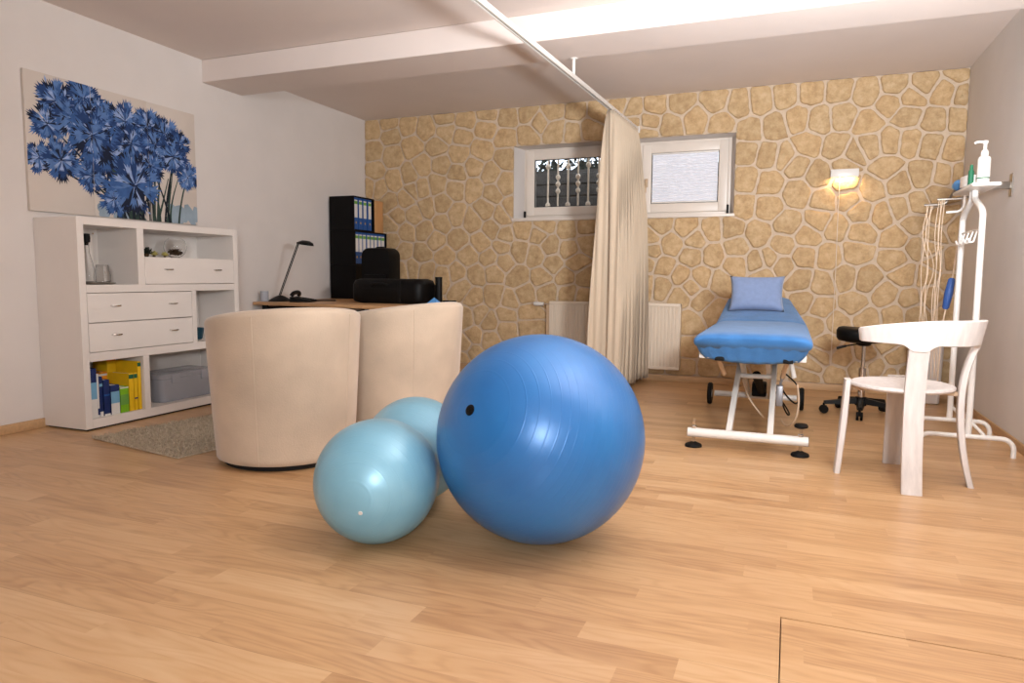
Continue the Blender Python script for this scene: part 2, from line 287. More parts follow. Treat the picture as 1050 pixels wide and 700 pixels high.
# stone-clad back wall: mortar slab with two window openings, stones from a cell diagram over the stones seen in the photograph
SEEDS = [(0.09,2.49), (0.30,2.54), (0.32,2.43), (0.53,2.51), (0.73,2.46), (0.96,2.56), (0.97,2.41), (1.19,2.51), (1.43,2.56), (1.41,2.42), (0.58,2.30), (0.87,2.27), (1.15,2.36), (1.12,2.19), (1.36,2.21), (0.10,2.28), (0.34,2.21), (0.12,2.06), (0.69,2.09), (0.91,2.09), (1.10,1.99), (1.28,2.05), (1.47,1.96), (0.36,1.95), (0.54,2.00), (0.86,1.90), (0.05,1.90), (0.17,1.88), (0.57,1.84), (0.69,1.86), (1.08,1.85), (1.28,1.84), (1.49,1.79), (1.61,1.87), (0.51,1.77), (0.29,1.73), (0.60,1.59), (0.38,1.57), (0.75,1.66), (0.92,1.69), (0.93,1.50), (1.08,1.57), (1.27,1.51), (1.40,1.62), (1.60,1.55), (0.50,1.41), (0.72,1.42), (0.85,1.32), (1.10,1.33), (1.37,1.30), (1.48,1.42), (1.62,1.36), (0.47,1.22), (0.69,1.19), (0.95,1.16), (1.22,1.16), (1.59,1.25), (1.46,1.14), (1.62,1.10), (0.45,1.01), (0.56,1.03), (0.74,1.00), (0.93,0.96), (1.09,0.99), (1.31,0.97), (1.51,1.00), (0.32,1.50), (0.33,1.32), (1.69,1.62), (1.81,1.41), (2.04,1.45), (1.99,1.36), (2.28,1.41), (2.46,1.43), (1.78,1.21), (1.95,1.17), (2.09,1.26), (2.30,1.22), (2.47,1.28), (2.13,1.07), (2.37,1.10), (1.76,0.95), (2.03,0.95), (2.26,0.95), (2.46,0.94), (1.28,0.74), (1.51,0.76), (1.68,0.71), (1.84,0.78), (2.08,0.81), (2.29,0.80), (2.45,0.77), (1.16,0.83), (1.35,0.56), (1.45,0.49), (1.65,0.57), (1.65,0.43), (1.88,0.59), (1.89,0.46), (1.20,0.53), (1.30,0.34), (1.46,0.31), (1.19,0.24), (1.16,0.11), (1.28,0.18), (1.65,2.51), (1.86,2.53), (1.97,2.44), (2.10,2.53), (2.13,2.35), (2.36,2.51), (2.33,2.33), (2.46,2.35), (2.54,2.51), (1.63,2.31), (1.86,2.33), (1.64,2.12), (2.76,2.55), (2.88,2.50), (3.08,2.51), (3.32,2.51), (3.45,2.36), (3.61,2.50), (3.67,2.31), (3.82,2.45), (3.04,2.36), (2.88,2.35), (3.02,2.26), (3.23,2.32), (3.91,2.23), (3.89,2.05), (3.99,2.47), (4.19,2.50), (4.39,2.51), (4.60,2.51), (4.11,2.25), (4.29,2.30), (4.46,2.28), (4.64,2.30), (4.37,2.08), (4.61,2.04), (4.07,2.01), (4.21,1.99), (4.30,1.92), (4.73,1.99), (4.81,2.47), (5.01,2.51), (4.98,2.37), (5.13,2.40), (5.22,2.51), (5.36,2.43), (5.46,2.57), (5.50,2.40), (5.11,2.27), (5.31,2.21), (5.47,2.21), (4.83,2.23), (4.85,2.05), (5.00,2.07), (5.14,2.06), (5.29,2.03), (5.45,1.99), (3.89,1.81), (4.09,1.77), (4.31,1.68), (3.87,1.58), (4.09,1.57), (4.25,1.42), (4.50,1.45), (4.63,1.39), (4.53,1.61), (4.71,1.62), (4.48,1.83), (4.69,1.74), (4.41,1.31), (4.67,1.89), (4.99,1.85), (5.23,1.79), (5.40,1.77), (5.49,1.77), (4.88,1.69), (5.08,1.74), (5.37,1.63), (5.22,1.56), (4.81,1.51), (4.97,1.48), (5.10,1.53), (5.20,1.40), (5.40,1.45), (4.82,1.34), (5.09,1.29), (5.35,1.31), (5.50,1.37), (3.16,1.44), (3.40,1.40), (3.62,1.38), (3.79,1.39), (4.01,1.34), (3.06,1.32), (3.27,1.26), (3.08,1.20), (3.48,1.30), (3.45,1.15), (3.64,1.16), (3.83,1.23), (3.83,1.07), (4.02,1.09), (3.04,1.09), (3.21,1.05), (3.36,0.97), (3.54,0.96), (3.71,0.92), (3.19,0.88), (3.04,0.89), (3.45,0.87), (4.11,1.12), (4.22,1.24), (4.22,1.06), (4.39,1.15), (4.59,1.14), (4.37,0.94), (4.54,0.91), (4.72,0.97), (4.79,1.18), (4.88,0.95), (4.54,0.71), (4.80,0.74), (4.40,0.76), (4.68,0.58), (4.89,0.63), (4.07,0.98), (4.49,0.55), (5.09,1.12), (5.16,1.00), (5.03,0.82), (5.20,0.78), (5.10,0.67), (5.24,0.68), (5.23,1.21), (5.32,1.21), (5.38,1.09), (5.32,0.99), (5.37,0.82), (5.47,1.10), (5.48,0.93), (5.49,0.72), (3.56,0.75), (3.36,0.79), (3.45,0.55), (3.46,0.31), (3.45,0.13), (3.61,0.13), (3.66,0.66), (4.60,0.40), (4.56,0.29), (4.72,0.29), (4.91,0.33), (4.68,0.14), (5.13,0.31), (5.05,0.42), (4.50,0.21), (4.99,0.22), (5.11,0.16), (5.20,0.18), (4.86,0.19), (4.47,0.11), (2.89,1.91), (1.69,0.14), (2.19,2.05), (0.79,0.60), (2.80,1.02), (3.93,0.59), (2.28,0.44), (2.39,1.85), (3.03,0.09), (0.17,0.21), (3.14,1.89), (3.84,0.31), (2.93,0.54), (2.64,2.01), (0.32,0.74), (0.35,0.38), (0.73,0.23), (1.96,1.67), (2.68,1.66), (0.09,0.89), (3.60,2.07), (3.56,1.63), (0.06,0.58), (2.55,0.55), (3.14,0.33), (1.92,1.91), (2.70,0.76), (4.17,0.50), (0.51,0.13), (1.96,0.08), (2.89,1.49), (2.45,0.20), (0.96,0.31), (3.86,0.06), (5.48,0.48), (0.11,1.24), (2.70,0.17), (2.22,0.09), (4.14,0.17), (3.31,1.64), (2.23,1.66), (5.47,0.13), (3.30,2.07), (3.46,1.85), (0.05,1.64), (0.53,0.59), (2.43,2.11), (3.17,0.58), (4.14,0.75), (2.75,1.26), (0.92,0.07)]
def chaikin(P, it, f=.22):
    for _ in range(it):
        Q = []
        for i in range(len(P)):
            a, b = P[i], P[(i+1) % len(P)]
            Q += [(a[0]*(1-f)+b[0]*f, a[1]*(1-f)+b[1]*f), (a[0]*f+b[0]*(1-f), a[1]*f+b[1]*(1-f))]
        P = Q
    return P
def resample(P, d):
    out = []
    for i in range(len(P)):
        a, b = P[i], P[(i+1) % len(P)]; L = math.hypot(b[0]-a[0], b[1]-a[1]); n = max(1, int(L/d))
        out += [(a[0]+(b[0]-a[0])*k/n, a[1]+(b[1]-a[1])*k/n) for k in range(n)]
    return out
g = G()
(ax0, ax1, z0, z1), (bx0, bx1, _, _) = NICHES
for b in ((-.1, RW+.1, -.06, z0), (-.1, RW+.1, z1, RH+.1), (-.1, ax0, z0, z1), (ax1, bx0, z0, z1), (bx1, RW+.1, z0, z1)): g.box(b[0], b[1], 0, .3, b[2], b[3])
g.mi = 1
GAP = .0095
for i, s in enumerate(SEEDS):
    P = [(.004, .062), (RW-.004, .062), (RW-.004, RH-.004), (.004, RH-.004)]
    near = sorted(range(len(SEEDS)), key=lambda j: (SEEDS[j][0]-s[0])**2+(SEEDS[j][1]-s[1])**2)[1:26]
    for j in near:
        o = SEEDS[j]; dx, dz = o[0]-s[0], o[1]-s[1]; L = math.hypot(dx, dz); nx, nz = dx/L, dz/L
        gap = GAP*(.75+.5*abs(sin(i*j*1.7+i+j)))
        P = clip(P, nx, nz, nx*(s[0]+o[0])/2+nz*(s[1]+o[1])/2-gap)
        if len(P) < 3: break
    for (a, b, c, d) in NICHES:
        a, b, c, d = a-.003, b+.003, c-.006, d+.003
        if len(P) < 3: break
        if not (max(p[0] for p in P) > a and min(p[0] for p in P) < b and max(p[1] for p in P) > c and min(p[1] for p in P) < d): continue
        k = [(a-s[0], (1, 0, a)), (s[0]-b, (-1, 0, -b)), (c-s[1], (0, 1, c)), (s[1]-d, (0, -1, -d))]
        P = clip(P, *max(k)[1])
    if len(P) < 3: continue
    cx = sum(p[0] for p in P)/len(P); cz = sum(p[1] for p in P)/len(P)
    area_ = abs(sum(P[k][0]*P[(k+1) % len(P)][1]-P[(k+1) % len(P)][0]*P[k][1] for k in range(len(P)))/2)
    if area_ < .0012: continue
    P = chaikin(resample(chaikin(P, 1, .12), .03), 1)
    Q = []
    for (x, z) in P:
        q = noise.noise(Vector((x*16, z*16, i*.37)))*.006+noise.noise(Vector((x*45, z*45, i*.2)))*.005; L = math.hypot(x-cx, z-cz) or 1
        Q.append((x+(x-cx)/L*q, z+(z-cz)/L*q))
    hh = .010+.010*noise.noise(Vector((i*1.3, .5, .1)))**2*2+.004*(i % 3)
    def ring(inset, y):
        R = []
        for (x, z) in Q:
            L = math.hypot(x-cx, z-cz) or 1; f = max(0, L-inset)/L
            xx, zz = cx+(x-cx)*f, cz+(z-cz)*f
            R.append((xx, y+(.004*noise.noise(Vector((xx*25, zz*25, 3.3))) if y < -.008 else 0), zz))
        return R
    b = bmesh.new(); prev = None
    for inset, y in ((0, .004), (.0012, -hh*.6), (.0045, -hh*.93), (.014, -hh-.0005), (.045, -hh-.001)):
        R = [b.verts.new(p) for p in ring(inset, y)]
        if prev:
            for k in range(len(R)): b.faces.new((prev[k], prev[(k+1) % len(R)], R[(k+1) % len(R)], R[k]))
        prev = R
    c = b.verts.new((cx, -hh-.001, cz))
    for k in range(len(prev)): b.faces.new((prev[k], prev[(k+1) % len(prev)], c))
    bmesh.ops.recalc_face_normals(b, faces=b.faces[:])
    g._add(b)
struct(g, 'wall_back', ['mortar', 'stone'], 60)
def baseb(name, x0, x1, y0, y1): struct(G().box(x0, x1, y0, y1, 0, .058, .004, 2), name, 'base')
baseb('baseboard_left', 0, .014, -9, -.02); baseb('baseboard_right', RW-.014, RW, -9, -.02); baseb('baseboard_back', .014, RW-.014, -.016, 0)
# light well and daylight outside the windows
g = G(); g.box(.9, 4.7, 1.0, 1.2, .9, 2.13); g.box(.9, 4.7, .3, 1.0, .9, 1.0); g.box(.8, .9, .3, 1.2, .9, 2.13); g.box(4.7, 4.8, .3, 1.2, .9, 2.13)
for k in range(7): g.box(.92, 4.68, .985, 1.001, 1.2+k*.13, 1.2+k*.13+.115, .004, 1)
struct(g, 'exterior_light_well', 'concrete')
g = G()
for k in range(420):
    x, z = random.uniform(1.5, 3.1), 2.12+abs(random.gauss(0, .09)); y = 1.05+random.uniform(-.04, .25); a = random.uniform(0, pi); L = random.uniform(.03, .07)
    if (sin(x*17)+sin(x*41+1)) > .75: continue
    d = Vector((cos(a), random.uniform(-.4, .4), sin(a)))*L; n = Vector((-sin(a), .3, cos(a)))*L*.35; c = Vector((x, y, z))
    g.poly([c-d, c-n, c+d, c+n])
o = g.build('evergreen_shrub', 'leaf'); tag(o, 'dark leafy shrub outside above the light well, seen through the barred window', 'shrub')
def window(idx, nx0, nx1, x0, x1, handle):
    """plastic frame with one sash in a plastered niche"""
    e = bpy.data.objects.new('window_%d' % idx, None); COL.objects.link(e); e['kind'] = 'structure'
    zb, zt = 1.535, 2.224
    g = G(); yb = .215       # reveals
    g.loft([[(nx0+.003, -.001, z0), (nx0+.003, -.001, z1-.003), (nx1-.003, -.001, z1-.003), (nx1-.003, -.001, z0)], [(x0, .2, z0+.02), (x0, .2, z1-.004), (x1, .2, z1-.004), (x1, .2, z0+.02)]], True, False)
    g.build('window_reveal', 'wall', e)
    g = G(); w = .036
    for b in ((x0, x0+w, zb, zt), (x1-w, x1, zb, zt), (x0+w, x1-w, zb, zb+w), (x0+w, x1-w, zt-w, zt)): g.box(b[0], b[1], .19, .26, b[2], b[3], .004, 2)
    for b in ((nx0, x0, z0, z1), (x1, nx1, z0, z1), (x0, x1, z0, zb), (x0, x1, zt, z1+.02)):  # fillers added round the frame to stop sky light leaking in
        if b[1] > b[0] and b[3] > b[2]: g.box(b[0], b[1], .215, .285, b[2], b[3])
    g.build('window_frame', 'upvc', e)
    g = G(); a0, a1, c0, c1 = x0+.026, x1-.026, zb+.028, zt-.026; w = .085
    g.box(a0, a0+w, .168, .235, c0, c1, .008, 3); g.box(a1-w, a1, .168, .235, c0, c1, .008, 3)
    g.box(a0+w-.006, a1-w+.006, .169, .234, c0, c0+w, .008, 3); g.box(a0+w-.006, a1-w+.006, .169, .234, c1-w, c1, .008, 3)
    sash = g.build('sash', 'upvc', e)
    g = G(); t = .006; q0, q1, r0, r1 = a0+w, a1-w, c0+w, c1-w
    for b in ((q0-t, q0+t, r0, r1), (q1-t, q1+t, r0, r1), (q0, q1, r0-t, r0+t), (q0, q1, r1-t, r1+t)): g.box(b[0], b[1], .185, .2, b[2], b[3])
    g.build('seal', 'dark', e)
    G().box(q0, q1, .205, .211, r0, r1).build('pane', 'pane', e)
    g = G(); g.box(nx0-.012, nx1+.012, -.022, .19, z0-.004, z0+.022, .004, 2); g.build('window_sill', 'upvc', e)
    g = G(); hx = a1-.01 if handle < 0 else x0+.012
    g.box(x0+.012 if handle > 0 else x0+.008, x0+.028, .15, .172, zb+.012, zb+.075, .004, 2); g.build('hinge', 'black' if handle < 0 else 'upvc', e)
    if handle > 0:
        g = G(); hx = a0+w*.5; hz = (c0+c1)/2-.05; g.box(hx-.014, hx+.014, .158, .17, hz-.03, hz+.05, .004, 2); g.tube([(hx, .165, hz+.035), (hx, .128, hz+.035), (hx, .12, hz+.02), (hx, .12, hz-.085)], .009, 10); g.build('handle', 'tan', e)
        G().box(x1-.03, x1-.012, .15, .185, zb+.005, zb+.085, .004, 2).build('hinge', 'black', e)
    return q0, q1, r0, r1
window(1, 1.714, 2.80, 1.757, 2.755, -1)
q0, q1, r0, r1 = window(2, 2.885, 3.799, 2.925, 3.757, 1)
# pleated blind inside the second sash
g = G(); n = 17; R = []
for k in range(2*n+1):
    z = r1-.014-(r1-r0-.03)*k/(2*n); y = .188 if k % 2 else .1805
    R.append((y, z))
g.loft([[(q0+.008, y, z) for y, z in R]+[(q0+.008, y+.0012, z) for y, z in reversed(R)], [(q1-.008, y, z) for y, z in R]+[(q1-.008, y+.0012, z) for y, z in reversed(R)]])
bl = thing('pleated_blind', 'white pleated blind drawn down over the pane of the window beside the curtain', 'blind')
g.build('pleats', 'blind', bl, 10)
G().box(q0+.005, q1-.005, .174, .196, r1-.016, r1-.002, .003, 2).build('head_rail', 'enamel', bl)
G().box(q0+.005, q1-.005, .174, .196, r0+.004, r0+.016, .003, 2).build('bottom_rail', 'enamel', bl)
# white ornamental bars outside the first window
gr = thing('window_grille', 'white ornamental steel bars with ball knots outside the dark window', 'window bars')
for k in range(8):
    x = 1.93+k*.107
    g = G(); g.tube([(x, .42, 1.5), (x, .42, 2.3)], .010, 8)
    if k % 2 == 0:
        for z in (1.69, 2.08): g.lathe([(0, -.03), (.014, -.026), (.024, -.012), (.026, 0), (.024, .012), (.014, .026), (0, .03)], 14, Matrix.Translation((x, .42, z)))
    else:
        for z in (1.83, 1.90, 1.97): g.lathe([(0, -.028), (.014, -.024), (.023, -.011), (.025, 0), (.023, .011), (.014, .024), (0, .028)], 14, Matrix.Translation((x, .42, z)))
    g.build('bar', 'radiator', gr)
for z in (1.56, 2.26): G().box(1.6, 2.75, .412, .428, z-.012, z+.012, .003, 1).build('cross_rail', 'enamel', gr)
# ================================================================== RADIATOR, RAIL, CURTAIN
rx0, rx1, rz0, rz1 = 2.132, 3.383, .115, .722
ra = thing('radiator', 'cream ribbed panel radiator on the stone wall behind the curtain', 'radiator', ((rx0+rx1)/2, -.07, 0)); cx = (rx0+rx1)/2
g = G(); n = 38; prof = []
for k in range(n):
    a = rx0+.012+(rx1-rx0-.024)*k/n-cx; w = (rx1-rx0-.024)/n
    prof += [(a, -.028), (a+w*.12, -.034), (a+w*.62, -.034), (a+w*.74, -.028)]
prof += [(rx1-.012-cx, -.028), (rx1-.012-cx, .036), (rx0+.012-cx, .036)]
g.prism([(x, y) for x, y in prof], rz1-rz0-.06, Matrix.Translation((0, 0, rz0+.03))); g.build('ribbed_panel', 'radiator', ra, 25)
g = G(); g.box(rx0-cx, rx1-cx, -.032, .03, rz1-.03, rz1, .006, 3); g.box(rx0-cx, rx1-cx, -.032, .03, rz0, rz0+.03, .006, 3); g.build('edge_rail', 'radiator', ra)
for s in (rx0-cx, rx1-cx-.012):
    g = G(); g.box(s, s+.012, -.03, .045, rz0+.01, rz1-.005, .003, 2); g.build('side_panel', 'radiator', ra)
g = G(); g.box(rx0-cx-.035, rx0-cx+.002, -.01, .045, rz0+.02, rz1-.02); g.build('back_channel', 'tan', ra)
g = G(); g.tube([(rx0-cx, 0, rz1-.03), (rx0-cx-.07, 0, rz1-.03)], .011, 10); g.build('valve_pipe', 'chrome', ra)
g = G(); mm = Matrix.Translation((rx0-cx-.125, 0, rz1-.03)) @ Matrix.Rotation(pi/2, 4, 'Y'); g.lathe([(0, -.045), (.016, -.043), (.02, -.03), (.021, 0), (.017, .03), (.017, .06), (0, .062)], 18, mm); g.build('thermostat_knob', 'enamel', ra)
for x in (rx0-cx+.25, rx1-cx-.25): G().tube([(x, .03, .2), (x, .068, .2)], .012).build('wall_bracket', 'radiator', ra)
def railx(y): return 2.813+(y+3.279)*(.104/2.788)
cr = thing('curtain_rail', 'long white ceiling rail running from the room towards the stone wall', 'curtain rail', (railx(-2.5), -2.5, 2.3))
g = G(); y0, y1 = -6.0, -.03
for a, b in (((-.021, -.013), (.014, .02)), ): pass
pr = [(-.017, -.015), (-.006, -.015), (-.006, -.010), (-.012, -.010), (-.012, .010), (.012, .010), (.012, -.010), (.006, -.010), (.006, -.015), (.017, -.015), (.017, .015), (-.017, .015)]
g.loft([[(railx(y)-railx(-2.5)+x, y+2.5, z) for x, z in pr] for y in (y0, y1)]); g.build('rail_profile', 'enamel', cr)
for y in (-1.83, -5.2):
    g = G(); zt = 2.429-2.3 if y > -2 else RH-2.3
    g.tube([(railx(y)-railx(-2.5), y+2.5, .01), (railx(y)-railx(-2.5), y+2.5, zt)], .011, 12); g.cyl(railx(y)-railx(-2.5), y+2.5, zt-.008, zt-.0005, .026); g.build('hanger_rod', 'enamel', cr)
g = G(); g.box(railx(-.03)-railx(-2.5)-.025, railx(-.03)-railx(-2.5)+.025, 2.47, 2.478, -.03, .03, .003); g.build('wall_plate', 'enamel', cr)
def curtain():
    nu, nv = 560, 40; R = []
    for j in range(nv+1):
        v = j/nv; z = 2.282-(2.282-.05)*v; row = []
        for i in range(nu+1):
            u = i/nu; amp = .035+.105*min(1, v*1.25)**.6
            y = -.13-(1-u)*(.80+.14*v)
            ph = 2*pi*14*u+.35*sin(5*u+1.2*v)
            x = railx(y)+amp*sin(ph)+.02*sin(2*pi*2.3*u+1)*v+.042*min(1, v*3)*u-.005*v*(1-u)
            y += .018*v*cos(2*ph)+(.004+.014*v)*sin(2*pi*amp*sin(ph)/.058+3*u)
            if x > 2.1 and x < 3.4 and z < .75: y = min(y, -.135)
            row.append((x, y, z))
        R.append(row)
    g = G(); g.loft(R, False, False); return g.build('curtain', 'curtain', None, 180)
cu = curtain(); sm = cu.modifiers.new('thick', 'SOLIDIFY'); sm.thickness = .0025
tag(cu, 'cream floor length curtain pushed together at the end of the ceiling rail', 'curtain')
# ================================================================== WALL LAMP
sc = thing('wall_sconce', 'small white box wall lamp glowing down over the stones above the treatment table', 'wall lamp', (4.67, -.02, 1.822))
g = G(); g.box(-.105, .105, -.075, .0, .022, .032, .003, 2); g.box(-.105, .105, -.078, -.068, -.032, .032, .003, 2)
for s in (-1, 1): g.box(*sorted((s*.105, s*.097)), -.07, -.0, -.032, .025, .002, 1)
g.build('lamp_shade', 'enamel', sc)
G().box(-.09, .09, -.01, .0, -.02, .02).build('back_plate', 'enamel', sc)
G().tube([(-.055, -.036, -.004), (.06, -.036, -.004)], .009, 12).build('bulb', 'glow', sc)
G().tube([(-.03, -.004, -.02), (-.032, -.008, -.3), (-.028, -.008, -.8), (-.03, -.006, -1.6)], .003, 6).build('cord', 'radiator', sc)
l = bpy.data.lights.new('sconce_light', 'AREA'); l.energy = 1.0; l.color = (1, .68, .36); l.shape = 'RECTANGLE'; l.size = .16; l.size_y = .03
lo = bpy.data.objects.new('sconce_light', l); COL.objects.link(lo); lo.location = (4.67, -.058, 1.795); lo.rotation_euler = (radians(25), 0, 0)
# ================================================================== EXERCISE BALLS
def z_to(n): return Vector(n).to_track_quat('Z', 'Y').to_matrix().to_4x4()
bb = thing('exercise_ball', 'large glossy royal blue exercise ball on the wooden floor', 'exercise ball', (3.4687, -4.1628, 0))
mm = Matrix.Translation((0, 0, .3745)) @ z_to((-.35, -.85, .39))
o = G().ball(0, 0, 0, .3745, 96).build('ball_skin', 'blueball', bb, 180); o.matrix_local = mm
pl = G(); pl.lathe([(0, .3733), (.017, .3735), (.019, .3755), (.018, .3775), (.013, .378), (.012, .3765), (0, .3765)], 24); pl.box(-.003, .003, -.0115, .0115, .3764, .3776); pl.box(-.0115, .0115, -.003, .003, .3764, .3776)
o = pl.build('valve_plug', 'black', bb); o.matrix_local = mm
R, L, NK, ANG = .2205, .48, .158, radians(102.5)
pb = thing('peanut_ball', 'pale teal peanut shaped exercise ball with two lobes lying beside the big ball', 'exercise ball', (2.934, -4.412, 0))
prof = []
for i in range(33): a = pi*.56*i/32; prof.append((0 if i == 0 else R*sin(a), -R*cos(a)))
s0 = prof[-1][1]; rr0 = prof[-1][0]
for i in range(1, 24):
    t = i/24; s = s0+(L-2*s0)*t; prof.append((NK+(rr0-NK)*(.5+.5*cos(2*pi*t))**1.0, s))
for i in range(32, -1, -1): a = pi*.56*i/32; prof.append((0 if i == 0 else R*sin(a), L+R*cos(a)))
mm = Matrix.Translation((0, 0, R)) @ z_to((cos(ANG), sin(ANG), 0))
o = G().lathe(prof, 80).build('ball_skin', 'tealball', pb, 180); o.matrix_local = mm
pn = Vector((.31, -.93, -.21)); mm2 = Matrix.Translation((0, 0, R)) @ z_to(pn)
pl = G(); pl.lathe([(0, R-.002), (.006, R-.0015), (.0075, R+.001), (.006, R+.0025), (0, R+.002)], 16); o = pl.build('valve_plug', 'enamel', pb); o.matrix_local = mm2
# ================================================================== TUB CHAIRS
def tub(name, label, loc, ang):
    """ang: direction the back points to; local +X is the back"""
    e = thing(name, label, 'armchair', loc, ang, 'suede tub chairs')
    RB, RT, TH = .344, .388, .078
    rings = []; N = 72; A = 128
    for i in range(N+1):
        a = radians(-A+2*A*i/N); hz = .800-.052*(1-cos(a)); hz -= .035*max(0, (abs(math.degrees(a))-100)/28)
        endk = min(i, N-i); th = TH*(1 if endk > 3 else (.35, .7, .88, .97)[endk]); mid = TH/2
        def ro(z): return RB+(RT-RB)*(z/.74)**.85
        P = []
        for z in (.03, .034, .06, .15, .27, .4, .52, .62, hz-.06, hz-.03): P.append((ro(z)-mid+th/2-(.006 if z < .032 else 0), z))
        zc = hz-.03
        for k in range(1, 8):
            b = pi*k/8; P.append((ro(zc)-mid+th/2*cos(b), zc+.03*sin(b)*(.6 if endk < 2 else 1)))
        for z in (hz-.03, hz-.06, .6, .5, .4, .3, .2, .06, .03): P.append((ro(z)-mid-th/2, z))
        rings.append([(r*cos(a), r*sin(a), z) for r, z in P])
    g = G(); g.loft(rings); g.build('shell', 'suede', e, 60)
    g = G(); g.lathe([(0, .028), (.27, .028), (.285, .04), (.285, .23), (.27, .245), (0, .245)], 48, Matrix.Translation((-.02, 0, 0))); g.build('seat_base', 'suede', e)
    g = G(); g.lathe([(0, .246), (.25, .246), (.275, .262), (.284, .32), (.275, .375), (.25, .398), (.15, .41), (0, .413)], 48, Matrix.Translation((-.035, 0, 0))); g.build('seat_cushion', 'suede', e)
    g = G(); g.lathe([(0, .0), (RB-.035, .0), (RB-.03, .004), (RB-.03, .031), (0, .031)], 48); g.build('plinth', 'dark', e)
    for a in (-38, 38):
        g = G(); a = radians(a); g.tube([((RB+(RT-RB)*(z/.74)**.85+.0005)*cos(a), (RB+(RT-RB)*(z/.74)**.85+.0005)*sin(a), z) for z in (.04, .15, .3, .45, .6, .7, .76)], .0022, 6); g.build('seam', 'suede', e)
    return e
t1 = tub('tub_chair', 'beige suede tub chair with its rounded back to the room, beside the rug', (1.845, -3.572, 0), radians(-35))
t2 = dup(t1, (2.025, -2.70, 0), radians(-10), 'beige suede tub chair nearer the desk, partly hidden behind the first tub chair')
# ================================================================== RUG AND SIDE TABLE
ra_ = radians(-10.0)
rug = thing('shaggy_rug', 'taupe shaggy rug on the floor between the cabinet and the tub chair', 'rug', (.575, -3.716, 0), ra_)
G().box(0, .815, 0, 1.42, .0005, .008, .003, 1).build('backing', 'rug', rug)
g = G()
for k in range(15000):
    x, y = random.uniform(-.004, .819), random.uniform(-.004, 1.424); a = random.uniform(0, 2*pi); h = random.uniform(.014, .026); w = random.uniform(.002, .0035); d = random.uniform(.0, .016); b = random.uniform(0, 2*pi)
    g.poly([(x-w*cos(a), y-w*sin(a), .006), (x+w*cos(a), y+w*sin(a), .006), (x+w*.6*cos(a)+d*cos(b), y+w*.6*sin(a)+d*sin(b), h), (x-w*.6*cos(a)+d*cos(b), y-w*.6*sin(a)+d*sin(b), h)])
g.build('pile', 'rug', rug, 180, 'stuff')
st = thing('side_table', 'small round white side table standing on the rug behind the tub chair', 'side table', (1.075, -3.0, .0268))
g = G(); g.lathe([(0, .45), (.20, .45), (.222, .456), (.226, .468), (.222, .478), (.2, .482), (0, .482)], 48); g.build('tabletop', 'enamel', st)
for k in range(4):
    a = radians(215+90*k); g = G(); g.tube([(.13*cos(a), .13*sin(a), .45), (.19*cos(a), .19*sin(a), .2), (.21*cos(a), .21*sin(a), 0)], [.014, .012, .009], 10); g.build('leg', 'enamel', st)
# ================================================================== WHITE CABINET
CX, C0, C1, CH = .374, -3.605, -2.314, 1.29
cab = thing('shelf_cabinet', 'tall white shelf cabinet with drawers and open compartments along the plain wall under the picture', 'cabinet', (0.002, C0, 0))
def yy(y): return y-C0
g = G(); D = CX-.002
def cb(y0, y1, z0, z1, x0=0.0, x1=D): g.box(x0, x1, yy(y0), yy(y1), z0, z1, .0012, 1)
cb(C0, C0+.044, .012, CH); cb(C1-.044, C1, .012, CH); cb(C0+.044, C1-.044, CH-.046, CH); cb(C0+.044, C1-.044, .012, .068)
cb(C0+.044, C1-.044, .838, .886); cb(C0+.044, C1-.044, .42, .473)
cb(-3.196, -3.145, .886, CH-.046); cb(-2.766, -2.728, .473, .838); cb(-3.184, -3.138, .068, .42)
cb(-3.145, C1-.044, 1.052, 1.066, .0, D-.02)
g.build('carcass', 'white', cab)
G().box(.0, .012, yy(C0+.03), yy(C1-.03), .03, CH-.02).build('back_panel', 'whitein', cab)
G().box(.01, D-.015, yy(C0+.02), yy(C1-.02), 0, .013).build('plinth', 'dark', cab)
def drawer(y0, y1, z0, z1):
    d = G().box(D-.02, D+.001, yy(y0), yy(y1), z0, z1, .0015, 1).build('drawer', 'white', cab)
    w = y1-y0
    for f in (.235, .79):
        yc = yy(y0+w*f); g = G(); g.tube(smooth_path([(D, yc-.03, (z0+z1)/2+.01), (D+.016, yc-.026, (z0+z1)/2+.01), (D+.018, yc+.026, (z0+z1)/2+.01), (D, yc+.03, (z0+z1)/2+.01)], 1), .0055, 8); g.build('handle', 'chrome', d)
drawer(-3.143, C1-.046, .889, 1.063); drawer(-3.558, -2.769, .657, .834); drawer(-3.558, -2.769, .477, .652)
for y in (-3.53, -3.225):
    for z in (.93, 1.215):
        g = G(); g.lathe([(0, 0), (.006, 0), (.006, .002), (0, .003)], 10, Matrix.Translation((.012, yy(y), z)) @ Matrix.Rotation(pi/2, 4, 'Y')); g.build('screw_cap', 'tan', cab)
# --- glass compartment
tr = G(); tr.lathe([(0, 0), (.09, 0), (.112, .006), (.117, .012), (.113, .012), (.106, .007), (0, .004)], 40)
o = tr.build('round_tray', 'steel'); o.location = (.205, -3.37, .8862); tag(o, 'shiny metal tray under the glasses in the upper corner compartment of the cabinet', 'tray')
def tumbler():
    g = G(); g.lathe([(.047, 0), (.045, .05), (.036, .105), (.034, .118), (.0, .118), (0, .114), (.032, .112), (.034, .104), (.043, .05), (.0452, 0)], 32); return g
o = tumbler().build('drinking_glass', 'glass'); o.location = (.215, -3.325, .8935); tag(o, 'upside-down clear tumbler on the metal tray, in front of the tall white vase', 'glass')
ca = thing('glass_carafe', 'slim clear carafe with a black stopper on the metal tray', 'carafe', (.23, -3.437, .8935))
g = G(); g.lathe([(0, 0), (.042, .0), (.046, .01), (.044, .06), (.03, .13), (.014, .19), (.013, .245), (.0165, .25), (.0145, .25), (.0115, .245), (.012, .19), (.028, .13), (.042, .06), (.044, .012), (0, .004)], 32); g.build('bottle', 'glass', ca)
